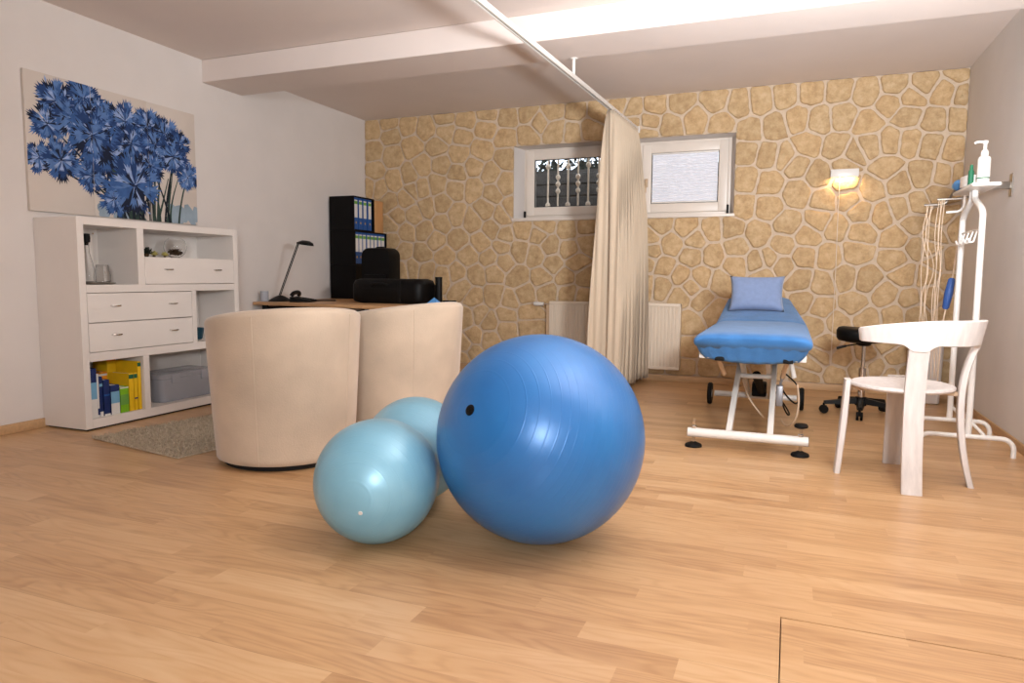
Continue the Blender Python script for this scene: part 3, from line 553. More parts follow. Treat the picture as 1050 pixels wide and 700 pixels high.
g = G(); g.lathe([(0, .235), (.010, .235), (.0115, .25), (.021, .255), (.023, .28), (.02, .305), (0, .308)], 24); g.build('stopper', 'black', ca)
o = G().lathe([(0, 0), (.036, 0), (.04, .004), (.038, .28), (.036, .3), (.033, .3), (.034, .28), (.035, .01), (0, .008)], 32).build('tall_vase', 'enamel'); o.location = (.155, -3.385, .8935); tag(o, 'tall slim white vase standing behind the carafe in the cabinet', 'vase')
# --- bowl compartment
g = G(); pr = []; r = .077
for k in range(2, 21): a = pi*k/20*.80; pr.append((r*sin(a), r-r*cos(a)))
pr = [(0, 0.004), (.03, .004)]+[(x, max(.004, z)) for x, z in pr[1:]]
pi_ = [(max(0, x-.004), z+.003) for x, z in reversed(pr)]; pi_[-1] = (0, .0075)
g.lathe(pr+pi_, 48); o = g.build('glass_bowl', 'glass', None, 80); o.location = (.2, -2.735, 1.068); tag(o, 'round clear glass bowl on the upper compartment of the cabinet', 'bowl')
g = G()
for k in range(46):
    a = random.uniform(0, 2*pi); rr = .044*sqrt(random.random()); z = random.uniform(.022, .04)+.2*rr
    g.ball(rr*cos(a), rr*sin(a), z, random.uniform(.005, .010), 8)
for k in range(16):
    a = 2*pi*k/16; rr = random.uniform(.015, .038); d = Vector((cos(a), sin(a), .9)).normalized()*.022; c = Vector((rr*cos(a), rr*sin(a), .055)); n = Vector((-sin(a), cos(a), 0))*.008
    g.poly([c-d, c-n, c+d, c+n])
o = g.build('dried_moss', ['soil']); o.location = (.2, -2.735, 1.0668); tag(o, 'brown and green dried moss filling the glass bowl', 'potpourri', None, 'stuff')
def blossom(name, m, loc, r, n, label, cat):
    e = thing(name, label, cat, loc)
    g = G()
    for k in range(n):
        a = 2*pi*k/n*2.4; ti = radians(20+60*k/n); d = Vector((cos(a)*cos(ti), sin(a)*cos(ti), sin(ti))); t = Vector((-sin(a), cos(a), 0)); c = Vector((0, 0, r*.3))
        g.loft([[c+d*r*.2-t*r*.1, c+d*r*.2+t*r*.1, c+d*r*.2+Vector((0, 0, .003))], [c+d*r*.65-t*r*.32, c+d*r*.65+t*r*.32, c+d*r*.65+Vector((0, 0, .004))], [c+d*r-t*r*.06, c+d*r+t*r*.06, c+d*r+Vector((0, 0, .003))]])
    g.build('petals', m, e, 60); G().ball(0, 0, r*.3, r*.3, 10).build('heart', 'soil', e); return e
blossom('artificial_blossom', 'flower', (.21, -2.925, 1.0665), .036, 18, 'pale yellow artificial blossom lying nearest the dark leaf tuft in the cabinet', 'artificial flower')
blossom('artificial_blossom', 'flower', (.225, -2.85, 1.0665), .032, 18, 'pale yellow artificial blossom lying nearest the glass bowl in the cabinet', 'artificial flower')
blossom('leaf_tuft', 'leaf', (.21, -2.985, 1.0665), .055, 14, 'dark green leaf tuft beside the yellow blossoms in the cabinet', 'artificial plant')
# --- open side compartment: cup
o = G().lathe([(0, 0), (.03, 0), (.036, .01), (.045, .06), (.047, .085), (.043, .085), (.041, .06), (.03, .012), (0, .008)], 32).build('cup', 'tealcup'); o.location = (.2, -2.56, .4733); tag(o, 'dark teal cup in the open compartment beside the cabinet drawers', 'cup')
# --- plastic boxes
pbx = thing('storage_box', 'flat translucent plastic storage box with a lid in the low cabinet compartment', 'storage box', (.19, -2.76, .0685))
g = G()
def rr_(w, d, r, z, n=5): return [(sx*(w-r)+r*cos(radians(a0+90*k/n)), sy*(d-r)+r*sin(radians(a0+90*k/n)), z) for sx, sy, a0 in ((1, 1, 0), (-1, 1, 90), (-1, -1, 180), (1, -1, 270)) for k in range(n+1)]
g.loft([rr_(.118, .225, .03, 0.0), rr_(.122, .23, .03, .01), rr_(.13, .245, .03, .16), rr_(.137, .252, .03, .165), rr_(.137, .252, .03, .172), rr_(.128, .243, .03, .17), rr_(.12, .228, .03, .012), rr_(.11, .215, .03, .008)]); g.build('tub', 'plastic', pbx)
g = G(); g.loft([rr_(.139, .254, .03, .173), rr_(.141, .256, .03, .19), rr_(.134, .249, .03, .197), rr_(.115, .225, .03, .197), rr_(.11, .22, .03, .2)]); g.build('lid', 'plastic', pbx)
for y in (-.13, .13): G().box(.136, .146, y-.035, y+.035, .13, .195, .003, 2).build('latch', 'plastic', pbx)
g = G()
for k in range(6): g.box(-.09, .09, -.19+.063*k, -.135+.063*k, .014, .1+.02*(k % 3), .004, 1)
o = g.build('packed_contents', 'silver'); o.location = (.19, -2.76, .0685); tag(o, 'grey packed contents inside the translucent storage box', 'box contents', None, 'stuff')
# --- books
def book(y0, y1, h, d, x1, m, label, bands=()):
    """standing book, spine to +X; bands are (z0, z1, material) paper labels on the spine"""
    e = thing('book', label, 'book', (x1, (y0+y1)/2, .0685), 0, 'books in the low cabinet compartment'); w = (y1-y0)/2-.0008
    g = G(); g.box(-.006, 0, -w, w, 0, h, .002, 2); g.box(-d, -.002, -w, -w+.002, 0, h); g.box(-d, -.002, w-.002, w, 0, h); g.build('cover', m, e)
    G().box(-d+.004, -.004, -w+.002, w-.002, .004, h-.004).build('pages', 'paper', e)
    for z0, z1, mm in bands: G().box(-.004, .0006, -w+.0005, w-.0005, z0*h, z1*h).build('spine_band', mm, e)
book(-3.548, -3.500, .305, .21, .345, 'navy', 'navy, light blue and white ring book at the outer end of the row', ((0, .38, 'paper'), (.38, .72, 'ltblue')))
book(-3.498, -3.484, .27, .19, .342, 'paper', 'thin white book beside the navy topped one', ((.05, .2, 'navy'),))
book(-3.482, -3.458, .25, .18, .34, 'navy', 'dark blue book with a white foot beside the thin white book', ((.0, .12, 'paper'), (.75, .82, 'ltblue')))
book(-3.456, -3.414, .225, .17, .345, 'navy', 'plain dark blue book in the middle of the blue ones', ((.0, .05, 'paper'), (.55, .6, 'binderblue')))
book(-3.412, -3.350, .185, .17, .35, 'navy', 'low book with navy, light blue and white stripes beside the green book', ((0, .38, 'paper'), (.38, .78, 'ltblue')))
book(-3.348, -3.285, .165, .17, .352, 'green', 'short bright green book with a white top line', ((.94, .985, 'paper'), (.3, .7, 'labelgreen')))
book(-3.282, -3.246, .245, .18, .352, 'yellow', 'yellow book with a green head label right beside the green book', ((.86, .97, 'darkgreen'),))
book(-3.244, -3.217, .245, .18, .352, 'yellow', 'yellow book with a green head label between two other yellow books', ((.86, .97, 'darkgreen'), (.3, .34, 'navy')))
book(-3.215, -3.188, .315, .2, .353, 'yellow', 'tallest slim yellow book with a green cap at the inner end of the row', ((.9, .98, 'darkgreen'),))
book(-3.412, -3.350, .245, .13, .165, 'orange', 'orange book standing deep behind the striped low book', ((.8, .86, 'paper'),))
book(-3.348, -3.285, .25, .13, .165, 'orange', 'orange book standing behind the short green book', ((.9, .95, 'paper'),))
book(-3.480, -3.416, .30, .13, .16, 'yellow', 'yellow book standing deep behind the dark blue books', ((.93, .97, 'orange'),))
book(-3.282, -3.215, .335, .13, .160, 'yellow', 'tall yellow book standing behind the yellow front row', ((.93, .97, 'orange'),))
# ================================================================== PICTURE
P0, P1, PZ0, PZ1 = -3.633, -2.348, 1.33, 2.162
pic = thing('canvas_picture', 'wide three panel canvas picture of blue cornflowers above the white cabinet', 'picture', (.001, P0, PZ0))
PW, PH = P1-P0, PZ1-PZ0; CUT = (0, .333*PW, .667*PW, PW)
pan = [G().box(0, .022, CUT[k]+.0008, CUT[k+1]-.0008, 0, PH, .002, 2).build('canvas_panel', 'canvas', pic) for k in range(3)]
PM = ['canvas_shade', 'stem', 'stemd']+BLUES
paint = [G() for _ in range(3)]; lay = [0]
def stroke(poly, mi):
    lay[0] += 1; x = .0222+lay[0]*2.5e-6
    for k in range(3):
        p = clip(clip(poly, -1, 0, -CUT[k]-.0015), 1, 0, CUT[k+1]-.0015); p = clip(clip(p, 0, -1, -.001), 0, 1, PH-.001) if len(p) > 2 else p
        if len(p) > 2: paint[k].mi = mi; paint[k].poly([(x, a, b) for a, b in p])
rnd = random.Random(5)
for k in range(26):
    c = (PW*rnd.uniform(.80, 1), PH*rnd.uniform(0, .15)); r = rnd.uniform(.02, .06)
    stroke([(c[0]+r*cos(a)*rnd.uniform(.6, 1.2), c[1]+r*sin(a)*rnd.uniform(.6, 1.2)) for a in [2*pi*i/9 for i in range(9)]], 0)
for k in range(14):
    c = (PW*rnd.uniform(.36, .56), PH*rnd.uniform(0, .1)); r = rnd.uniform(.02, .05)
    stroke([(c[0]+r*cos(a), c[1]+r*sin(a)*rnd.uniform(.6, 1.4)) for a in [2*pi*i/9 for i in range(9)]], 0)
FL = [(0.158, 0.82, 0.163), (0.296, 0.889, 0.15), (0.104, 0.642, 0.131), (0.232, 0.723, 0.166), (0.056, 0.389, 0.11), (0.165, 0.395, 0.155), (0.323, 0.314, 0.13), (0.407, 0.496, 0.176), (0.37, 0.80, 0.129), (0.445, 0.725, 0.165), (0.53, 0.795, 0.145), (0.67, 0.80, 0.139), (0.559, 0.624, 0.171), (0.78, 0.76, 0.143), (0.876, 0.70, 0.122), (0.72, 0.644, 0.166), (0.833, 0.58, 0.151), (0.934, 0.426, 0.12), (0.679, 0.469, 0.141), (0.333, 0.627, 0.204), (0.445, 0.149, 0.135), (0.567, 0.284, 0.242)]
def bez(a, b, c, w0, w1, mi, n=10):
    P = [((1-t)**2*a[0]+2*t*(1-t)*b[0]+t*t*c[0], (1-t)**2*a[1]+2*t*(1-t)*b[1]+t*t*c[1]) for t in [i/n for i in range(n+1)]]
    for i in range(n):
        p, q = P[i], P[i+1]; dx, dy = q[0]-p[0], q[1]-p[1]; L = math.hypot(dx, dy); w = w0+(w1-w0)*i/n; u = (-dy/L*w, dx/L*w)
        stroke([(p[0]-u[0], p[1]-u[1]), (q[0]-u[0], q[1]-u[1]), (q[0]+u[0], q[1]+u[1]), (p[0]+u[0], p[1]+u[1])], mi)
for k, (u, v, r) in enumerate(FL):
    bx = PW*(.42+.42*u+rnd.uniform(-.06, .06)); bez((bx, -.01), (bx+(u*PW-bx)*.15, PH*v*.45), (u*PW, v*PH), .009, .005, 1 if k % 2 else 2)
for k in range(16):
    bx = PW*rnd.uniform(.44, .82); bez((bx, -.01), (bx+rnd.uniform(-.05, .05), .1), (bx+rnd.uniform(-.16, .12), rnd.uniform(.15, .42)), .011, .003, rnd.choice((1, 2, 2)))
for (u, v, r) in FL:        # dark flower undersides
    stroke([(u*PW+r*PH*.62*cos(a)*rnd.uniform(.7, 1.1), v*PH-.02+r*PH*.62*sin(a)*rnd.uniform(.7, 1.1)) for a in [2*pi*i/14 for i in range(14)]], 7)
def floret(cx, cy, a, L, mi):
    """trumpet shaped floret with toothed edge"""
    c, s = cos(a), sin(a); w = L*rnd.uniform(.22, .36)
    pts = [(.12, -.03), (.55, -.10), (.72, -.5*w/L), (1.0*rnd.uniform(.9, 1.05), -.75*w/L), (.84, -.28*w/L), (1.08*rnd.uniform(.92, 1.05), -.22*w/L), (.88, 0), (1.1*rnd.uniform(.92, 1.05), .25*w/L), (.83, .3*w/L), (.98*rnd.uniform(.9, 1.05), .78*w/L), (.7, .5*w/L), (.55, .10), (.12, .03)]
    stroke([(cx+L*(x*c-y*s), cy+L*(x*s+y*c)) for x, y in pts], mi)
for (u, v, r) in FL:
    cx, cy, L = u*PW, v*PH, r*PH*1.12; sq = rnd.uniform(.75, 1)
    for ringk, (n, f, pal) in enumerate(((13, 1.0, (3, 5, 6, 7)), (12, .84, (3, 6, 5, 5, 7)), (11, .68, (3, 6, 4, 5)), (9, .48, (6, 4, 3, 6, 7)))):
        a0 = rnd.uniform(0, 6)
        for k in range(n): floret(cx+L*.04*rnd.uniform(-1, 1), cy+L*.04*rnd.uniform(-1, 1), a0+2*pi*k/n+rnd.uniform(-.2, .2), L*f*rnd.uniform(.85, 1.08), rnd.choice(pal))
    for k in range(20):
        a = rnd.uniform(0, 2*pi); l = L*rnd.uniform(.12, .36); w = L*.022; mi = rnd.choice((7, 7, 5, 4))
        stroke([(cx-w*sin(a), cy+w*cos(a)), (cx+l*cos(a), cy+l*sin(a)), (cx+w*sin(a), cy-w*cos(a))], mi)
for k in range(260):
    u, v, r = rnd.choice(FL); a = rnd.uniform(0, 2*pi); q = r*PH*rnd.uniform(.2, 1.0); cx, cy = u*PW+q*cos(a), v*PH+q*sin(a)
    a += rnd.uniform(-.7, .7); l = r*PH*rnd.uniform(.15, .4); w = l*rnd.uniform(.07, .2); mi = rnd.choice((7, 7, 7, 5, 4, 4, 6, 3))
    stroke([(cx, cy), (cx+l*.5*cos(a)-w*sin(a), cy+l*.5*sin(a)+w*cos(a)), (cx+l*cos(a), cy+l*sin(a)), (cx+l*.5*cos(a)+w*sin(a), cy+l*.5*sin(a)-w*cos(a))], mi)
for k in range(3): paint[k].build('painted_flowers', PM, pan[k], 10)
# ================================================================== DESK AND WHAT STANDS ON IT
DZ = .724
dk = thing('corner_desk', 'beech topped corner desk with black legs behind the tub chairs', 'desk', (.9, -1.3, 0))
poly = [(.022, -1.775), (1.80, -1.985), (1.70, -1.15), (.78, -1.06), (.78, -.06), (.022, -.06)]
g = G(); g.prism([(x-.9, y+1.3) for x, y in poly], .026, Matrix.Translation((0, 0, DZ-.026)), .003); g.build('desktop', 'desk', dk)
for x, y in ((.09, -1.70), (1.45, -1.86), (1.45, -1.30), (.70, -.14), (.09, -.14), (.70, -1.10)):
    g = G(); g.tube([(x-.9, y+1.3, 0), (x-.9, y+1.3, DZ-.026)], .025, 16); g.cyl(x-.9, y+1.3, 0, .012, .032); g.build('leg', 'black', dk)
g = G()
for a, b in (((.09, -1.70), (1.45, -1.86)), ((1.45, -1.86), (1.45, -1.30)), ((.09, -1.70), (.09, -.14))): g.tube([(a[0]-.9, a[1]+1.3, DZ-.06), (b[0]-.9, b[1]+1.3, DZ-.06)], .018, 8)
g.build('support_frame', 'black', dk)
def shelfbox(z, y0, y1, d, open_, label):
    e = thing('filing_box', label, 'filing box', (.024, (y0+y1)/2, z), 0, 'stacked black filing boxes on the desk'); h = .334; w = (y1-y0)/2; t = .012
    g = G(); g.box(0, d, -w, -w+t, 0, h, .001, 1); g.box(0, d, w-t, w, 0, h, .001, 1); g.box(0, d, -w+t, w-t, 0, t); g.box(0, d, -w+t, w-t, h-t, h); g.box(0, .008, -w+t, w-t, t, h-t)
    g.build('body', 'blackbox', e)
    if not open_: G().box(d-.014, d-.002, -w+t+.001, w-t-.001, t+.001, h-t-.001, .001, 1).build('door', 'blackbox', e)
    return e
shelfbox(DZ+.0005, -.68, -.10, .30, False, 'closed black filing box at the bottom of the stack on the desk')
shelfbox(DZ+.3355, -.68, -.10, .295, True, 'wide open black filing box in the middle of the stack holding eight ring binders')
shelfbox(DZ+.6705, -.68, -.315, .285, True, 'open black filing box on top of the stack holding four ring binders')
def binder():
    e = thing('ring_binder', '', 'ring binder', (0, 0, 0)); w = .0335; h = .308
    g = G(); g.box(-.24, 0, -w, w, 0, h, .0015, 1); g.build('cover', 'binderblue', e)
    G().box(-.0005, .0012, -w*.74, w*.74, .115, h-.022).build('spine_label', 'paper', e); G().box(-.0005, .0016, -w*.74, w*.74, h-.062, h-.034).build('title_strip', 'labelgreen', e)
    g = G(); g.lathe([(0, 0), (.011, 0), (.012, .0012), (.007, .0012), (.007, .0004), (0, .0004)], 18, Matrix.Translation((.0002, 0, .065)) @ Matrix.Rotation(pi/2, 4, 'Y')); g.build('finger_ring', 'chrome', e)
    return e
ORD = ['first', 'second', 'third', 'fourth', 'fifth', 'sixth', 'seventh', 'eighth']
b0 = binder(); first = True
for lev, (n, z, x, y0, st_, nm) in enumerate(((4, DZ+.6705+.0125, .298, -.627, .081, 'top'), (8, DZ+.3355+.0125, .308, -.633, .0683, 'middle'))):
    for k in range(n):
        o = b0 if first else dup(b0); first = False
        o.location = (x-.0015*(k % 3), y0+st_*k, z); o['group'] = 'ring binders in the %s filing box' % nm
        o['label'] = 'blue ring binder in the %s black box, %s from the near corner' % (nm, ORD[k])
wb = G(); wb.box(0, .29, -.075, .075, 0, .325, .003, 2); o = wb.build('wooden_magazine_box', 'wood'); o.location = (.024, -.232, DZ+.6705); tag(o, 'tan wooden magazine box beside the top black filing box, next to the stone wall', 'magazine box')
# black bag and case
bc = thing('carrying_case', 'low black leather case lying on the desk in front of the upright bag', 'case', (1.17, -1.37, DZ+.0005), radians(-4))
def pill(w, d, h, r, ins=.0):
    return [rr2(w, d, r, 0+.012, -.01), rr2(w, d, r, .03, 0), rr2(w, d, r, h*.75, 0), rr2(w, d, r, h*.93, -.015), rr2(w, d, r, h, -.05)]
def rr2(w, d, r, z, off, n=6):
    w, d = w+off, d+off; r = max(.004, r+off*.4); return [(sx*(w-r)+r*cos(radians(a0+90*k/n)), sy*(d-r)+r*sin(radians(a0+90*k/n)), z) for sx, sy, a0 in ((1, 1, 0), (-1, 1, 90), (-1, -1, 180), (1, -1, 270)) for k in range(n+1)]
g = G(); g.loft([rr2(.268, .14, .07, 0, -.006)]+pill(.355, .14, .205, .07)); g.build('case_body', 'blackleather', bc, 50)
g = G(); P = rr2(.2695, .1415, .07, .125, 0); g.tube([Vector(p) for p in P], .0035, 6, True); g.build('zip', 'rubber', bc)
g = G(); g.box(.135, .165, -.1435, .1435, .012, .19, .002, 1); g.build('strap', 'rubber', bc)
g = G(); g.tube(smooth_path([(-.12, -.142, .15), (-.11, -.17, .165), (.0, -.178, .168), (.03, -.17, .165), (.04, -.142, .15)], 2), .008, 8); g.build('handle', 'rubber', bc)
ub = thing('upright_bag', 'upright black leather bag with a rounded top standing on the desk behind the low case', 'bag', (.868, -1.09, DZ+.0005), radians(-4))
g = G(); n = 10; w, h, d = .152, .475, .085
prof = [(-w*.96, 0), (w*.96, 0), (w, .03)]+[(w-.07+.07*cos(radians(a)), h-.07+.07*sin(radians(a))) for a in range(0, 91, 15)]+[(-w+.07-.07*sin(radians(a)), h-.07+.07*cos(radians(a))) for a in range(0, 91, 15)]+[(-w, .03)]
g.loft([[(x*.97, y, z*.985+.003) for x, z in prof] if abs(y) > .07 else [(x, y, z) for x, z in prof] for y in (-d, -.068, .068, d)]); g.build('bag_body', 'blackleather', ub, 50)
g = G(); g.box(-.115, .115, -d-.014, -d+.002, .03, .24, .008, 2); g.build('front_pocket', 'blackleather', ub)
g = G(); g.tube(smooth_path([(-.05, 0, h-.003), (-.045, 0, h+.008), (.045, 0, h+.008), (.05, 0, h-.003)], 2), .006, 8); g.build('handle', 'rubber', ub)
o = G().lathe([(0, 0), (.03, 0), (.031, .004), (.029, .2), (.031, .222), (.026, .222), (.025, .2), (.026, .008), (0, .006)], 28).build('black_vase', 'black'); o.location = (1.56, -1.30, DZ+.0005); tag(o, 'slim black cylinder vase standing on the desk right of the case', 'vase')
g = G(); g.poly([(-.06, -.05, 0), (.06, -.05, 0), (.0, 0, .058)]); g.poly([(.06, -.05, 0), (.06, .05, 0), (0, 0, .058)]); g.poly([(.06, .05, 0), (-.06, .05, 0), (0, 0, .058)]); g.poly([(-.06, .05, 0), (-.06, -.05, 0), (0, 0, .058)]); g.poly([(-.06, -.05, 0), (-.06, .05, 0), (.06, .05, 0), (.06, -.05, 0)])
o = g.build('folded_napkin', 'skyblue', None, 10); o.location = (1.635, -1.52, DZ+.0005); tag(o, 'small light blue folded napkin pyramid on the desk just above the tub chair back', 'napkin')
o = G().box(-.05, .05, -.035, .035, 0, .028, .006, 2).build('tape_dispenser', 'black'); o.location = (1.645, -1.27, DZ+.0005); tag(o, 'small black desk tray beside the slim black vase', 'desk tray')
# desk lamp, phone, cup
lp = thing('desk_lamp', 'slim black desk lamp with a leaning arm and small half-round head', 'desk lamp', (.135, -1.56, DZ+.0005), radians(0))
g = G(); g.lathe([(0, 0), (.098, 0), (.10, .006), (.085, .016), (.04, .042), (.018, .05), (0, .05)], 32); g.build('base', 'black', lp)
g = G()
for s in (-.009, .009): g.tube([(-.01, s, .04), (.205, s, .50)], .0042, 8)
g.build('arm', 'rubber', lp)
g = G(); g.tube([(.195, 0, .502), (.25, 0, .512)], .011, 10); g.lathe([(0, .024), (.03, .022), (.058, .008), (.066, -.014), (.06, -.014), (.05, .004), (.0, .014)], 28, Matrix.Translation((.285, 0, .50)) @ Matrix.Rotation(radians(8), 4, 'Y') @ Matrix.Diagonal((1.15, .85, 1, 1))); g.build('lamp_head', 'black', lp)
ph = thing('desk_phone', 'black desk phone with its handset on the desk beside the lamp', 'telephone', (.39, -1.57, DZ+.0005), radians(20))
g = G(); g.loft([[(-.085, y, 0), (.085, y, 0), (.085, y, .018), (-.085, y, .045)] for y in (-.10, .10)]); g.build('phone_body', 'black', ph)
g = G(); g.tube(smooth_path([(-.07, -.095, .055), (-.06, -.08, .075), (-.05, 0, .084), (-.06, .08, .075), (-.07, .095, .055)], 2), [.022]*3+[.016]*11+[.022]*3 if False else .018, 10); g.build('handset', 'black', ph)
g = G()
for i in range(4):
    for j in range(3): g.box(.0+.022*i, .015+.022*i, -.03+.026*j, -.012+.026*j, .026-.0035*i, .036-.0035*i, .002, 1)
g.build('keypad', 'rubber', ph)
g = G(); g.tube(smooth_path([(0, .1, .01), (.05, .16, .006), (.12, .2, .006), (.22, .22, .006)], 2), .006, 6); g.build('cord', 'black', ph)
o = G().lathe([(.034, .002), (.036, .09), (.033, .09), (.031, .008), (0, .006), (0, 0), (.034, 0)], 28).build('pen_cup', 'plastic'); o.location = (.075, -1.69, DZ+.0005); tag(o, 'pale translucent pen cup on the desk corner beside the white cabinet', 'pen cup')
# ================================================================== TREATMENT TABLE
TX, TY = 4.112, -1.75
tb = thing('treatment_table', 'blue covered treatment table with raised back end on a white lifting frame', 'treatment table', (TX, TY, 0))
def X(x): return x-TX
def Y(y): return y-TY
def cushion(path, hw, th, name, taper=None):
    """padded section swept along the table; path: (y, z of top)"""
    rings = []; n = len(path)
    for i, (y, z) in enumerate(path):
        k = 1.0; e = min(i, n-1-i); sq = (.80, .93, .985)[e] if e < 3 else 1
        w = hw*(1 if e >= 2 else (.965, .99)[e])*(taper(i/(n-1)) if taper else 1); P = []
        if i == 0: d = Vector((0, path[1][0]-y, path[1][1]-z))
        else: d = Vector((0, y-path[i-1][0], z-path[i-1][1]))
        d.normalize(); up = Vector((0, -d.z, d.y)); c = Vector((-.045*max(0, (y+1.4)/.7), Y(y), z))-up*(th/2)
        for q in range(40):
            a = 2*pi*q/40; ca, sa = cos(a), sin(a); m = 5.0
            xx = abs(ca)**(2/m)*(1 if ca > 0 else -1)*w; hh = abs(sa)**(2/2.6)*(1 if sa > 0 else -1)*th/2*sq
            P.append(c+Vector((xx, 0, 0))+up*(hh+.0022*noise.noise(Vector((xx*9, y*9, a)))))
        rings.append(P)
    g = G(); g.loft(rings); return g.build(name, 'terry', tb, 70)
m1 = cushion([(-2.655, .640), (-2.645, .648), (-2.62, .658), (-2.57, .664)]+[(-2.57+1.20*k/12, .666) for k in range(1, 12)]+[(-1.37, .666), (-1.35, .664)], .302, .105, 'leg_cushion')
m2 = cushion([(-1.47, .663), (-1.45, .668), (-1.41, .675)]+[(-1.41+.67*k/8, .675+.137*k/8) for k in range(1, 8)]+[(-.735, .814), (-.70, .818), (-.68, .81)], .298, .10, 'back_cushion', lambda t: 1-.26*max(0, t-.15)/.85)
# draped end of the cover below the front edge
g = G(); R = []
for j in range(7):
    v = j/6; R.append([((-.285+.57*i/24)*(1-.17*v*v), Y(-2.612+.055*v)-.008*(1-v)+.006*sin(i*1.7)*v, .60-.088*v-.018*v*sin(pi*i/24)) for i in range(25)])
g.loft(R, False, False); o = g.build('cover_hem', 'terry', tb, 180); sm = o.modifiers.new('t', 'SOLIDIFY'); sm.thickness = .006
g = G()
for x in (-.235, .205): g.box(x, x+.03, Y(-2.56), Y(-1.2), .515, .555, .004, 2)
for y in (-2.56, -1.45, -1.23): g.box(-.235, .235, Y(y), Y(y)+.03, .515, .545, .004, 2)
for s in (-1, 1): g.box(*sorted((s*.235, s*.275)), Y(-2.56), Y(-2.49), .515, .552, .004, 2)
g.build('top_frame', 'enamel', tb)
for x in (-.19, .16): G().box(x, x+.05, Y(-2.572), Y(-2.55), .505, .53, .004, 2).build('bumper', 'rubber', tb)
g = G()
for s in (-1, 1): g.tube([(s*.15, Y(-1.27), .545), (s*.15, Y(-.80), .665)], .014, 8)
g.tube([(-.15, Y(-.80), .665), (.15, Y(-.80), .665)], .014, 8); g.build('back_support', 'enamel', tb)
def bar(g, a, b, w=.017): g.tube([a, b], w, 4, False, True)
for s in (-1, 1):
    g = G(); x = s*.109; d0 = Vector((x, Y(-2.5), .082)); d1 = Vector((x*.98, Y(-1.42), .50)); ax = (d1-d0); L = ax.length
    mm = Matrix.Translation(d0) @ z_to(ax); g.box(-.016, .016, -.02, .02, 0, L, .003, 2, mm); g.build('lift_arm', 'enamel', tb)
    g = G(); x = s*.075; d0 = Vector((x, Y(-1.1), .095)); d1 = Vector((x, Y(-2.2), .50)); ax = d1-d0
    g.box(-.014, .014, -.018, .018, 0, ax.length, .003, 2, Matrix.Translation(d0) @ z_to(ax)); g.build('lift_arm', 'enamel', tb)
    g = G(); x = s*.185; d0 = Vector((x, Y(-2.48), .52)); d1 = Vector((x*.86, Y(-2.3), .40)); g.tube([d0, d1], .013, 8); g.build('frame_strut', 'tan', tb)
g = G(); g.tube([(-.105, Y(-1.85), .335), (.105, Y(-1.85), .335)], .015, 10); g.build('cross_bar', 'enamel', tb)
g = G(); bar0 = (X(3.782), Y(-2.5), .082); g.tube([bar0, (X(4.416), Y(-2.5), .082)], .0265, 16); g.build('foot_bar', 'enamel', tb)
for s in (X(3.782)-.001, X(4.416)-.003):
    g = G(); g.lathe([(0, 0), (.0255, 0), (.0255, .005), (0, .005)], 18, Matrix.Translation((s, Y(-2.5), .082)) @ Matrix.Rotation(pi/2, 4, 'Y')); g.build('end_cap', 'rubber', tb)
for x in (3.815, 4.377):
    g = G(); g.lathe([(0, 0), (.046, 0), (.048, .006), (.044, .015), (.018, .026), (.010, .03), (0, .03)], 28, Matrix.Translation((X(x), Y(-2.5), 0))); fp = g.build('levelling_foot', 'rubber', tb)
    g = G(); g.tube([(X(x), Y(-2.5), .025), (X(x), Y(-2.5), .158)], .009, 8); g.cyl(X(x), Y(-2.5), .106, .122, .016, 12); g.build('spindle', 'chrome', fp)
g = G(); g.lathe([(0, .155), (.02, .152), (.034, .158), (.036, .168), (.03, .176), (0, .178)], 24, Matrix.Translation((X(4.377), Y(-2.5), 0))); g.build('adjusting_knob', 'rubber', tb)
g = G(); g.tube([(X(3.79), Y(-1.06), .085), (X(4.37), Y(-1.06), .085)], .022, 14); g.build('axle_bar', 'enamel', tb)
for x in (3.757, 4.402):
    g = G(); g.lathe([(.03, -.014), (.074, -.016), (.082, -.008), (.082, .008), (.074, .016), (.03, .014)], 32, Matrix.Translation((X(x), Y(-1.06), .0825)) @ Matrix.Rotation(pi/2, 4, 'Y'), True); w_ = g.build('wheel', 'rubber', tb)
    g = G(); g.lathe([(0, -.015), (.03, -.015), (.032, 0), (.03, .015), (0, .015)], 20, Matrix.Translation((X(x), Y(-1.06), .0825)) @ Matrix.Rotation(pi/2, 4, 'Y')); g.build('hub', 'silver', w_)
g = G(); d0 = Vector((.02, Y(-1.15), .13)); d1 = Vector((.0, Y(-1.75), .33)); g.tube([d0, d1], .028, 14); g.box(-.05, .05, Y(-1.2), Y(-1.08), .1, .2, .01, 2); g.build('lift_motor', 'rubber', tb)
g = G(); g.box(.125, .165, Y(-1.9), Y(-1.84), .16, .29, .005, 2); g.tube([(.145, Y(-1.87), .28), (.155, Y(-1.87), .33)], .008, 8); g.ball(.157, Y(-1.87), .338, .014, 10); g.build('hydraulic_valve', 'silver', tb)
g = G(); g.tube([(X(4.30), Y(-1.9), .53), (X(4.305), Y(-1.9), .48), (X(4.338), Y(-1.9), .345)], .014, 10); g.build('hand_lever', 'enamel', tb)
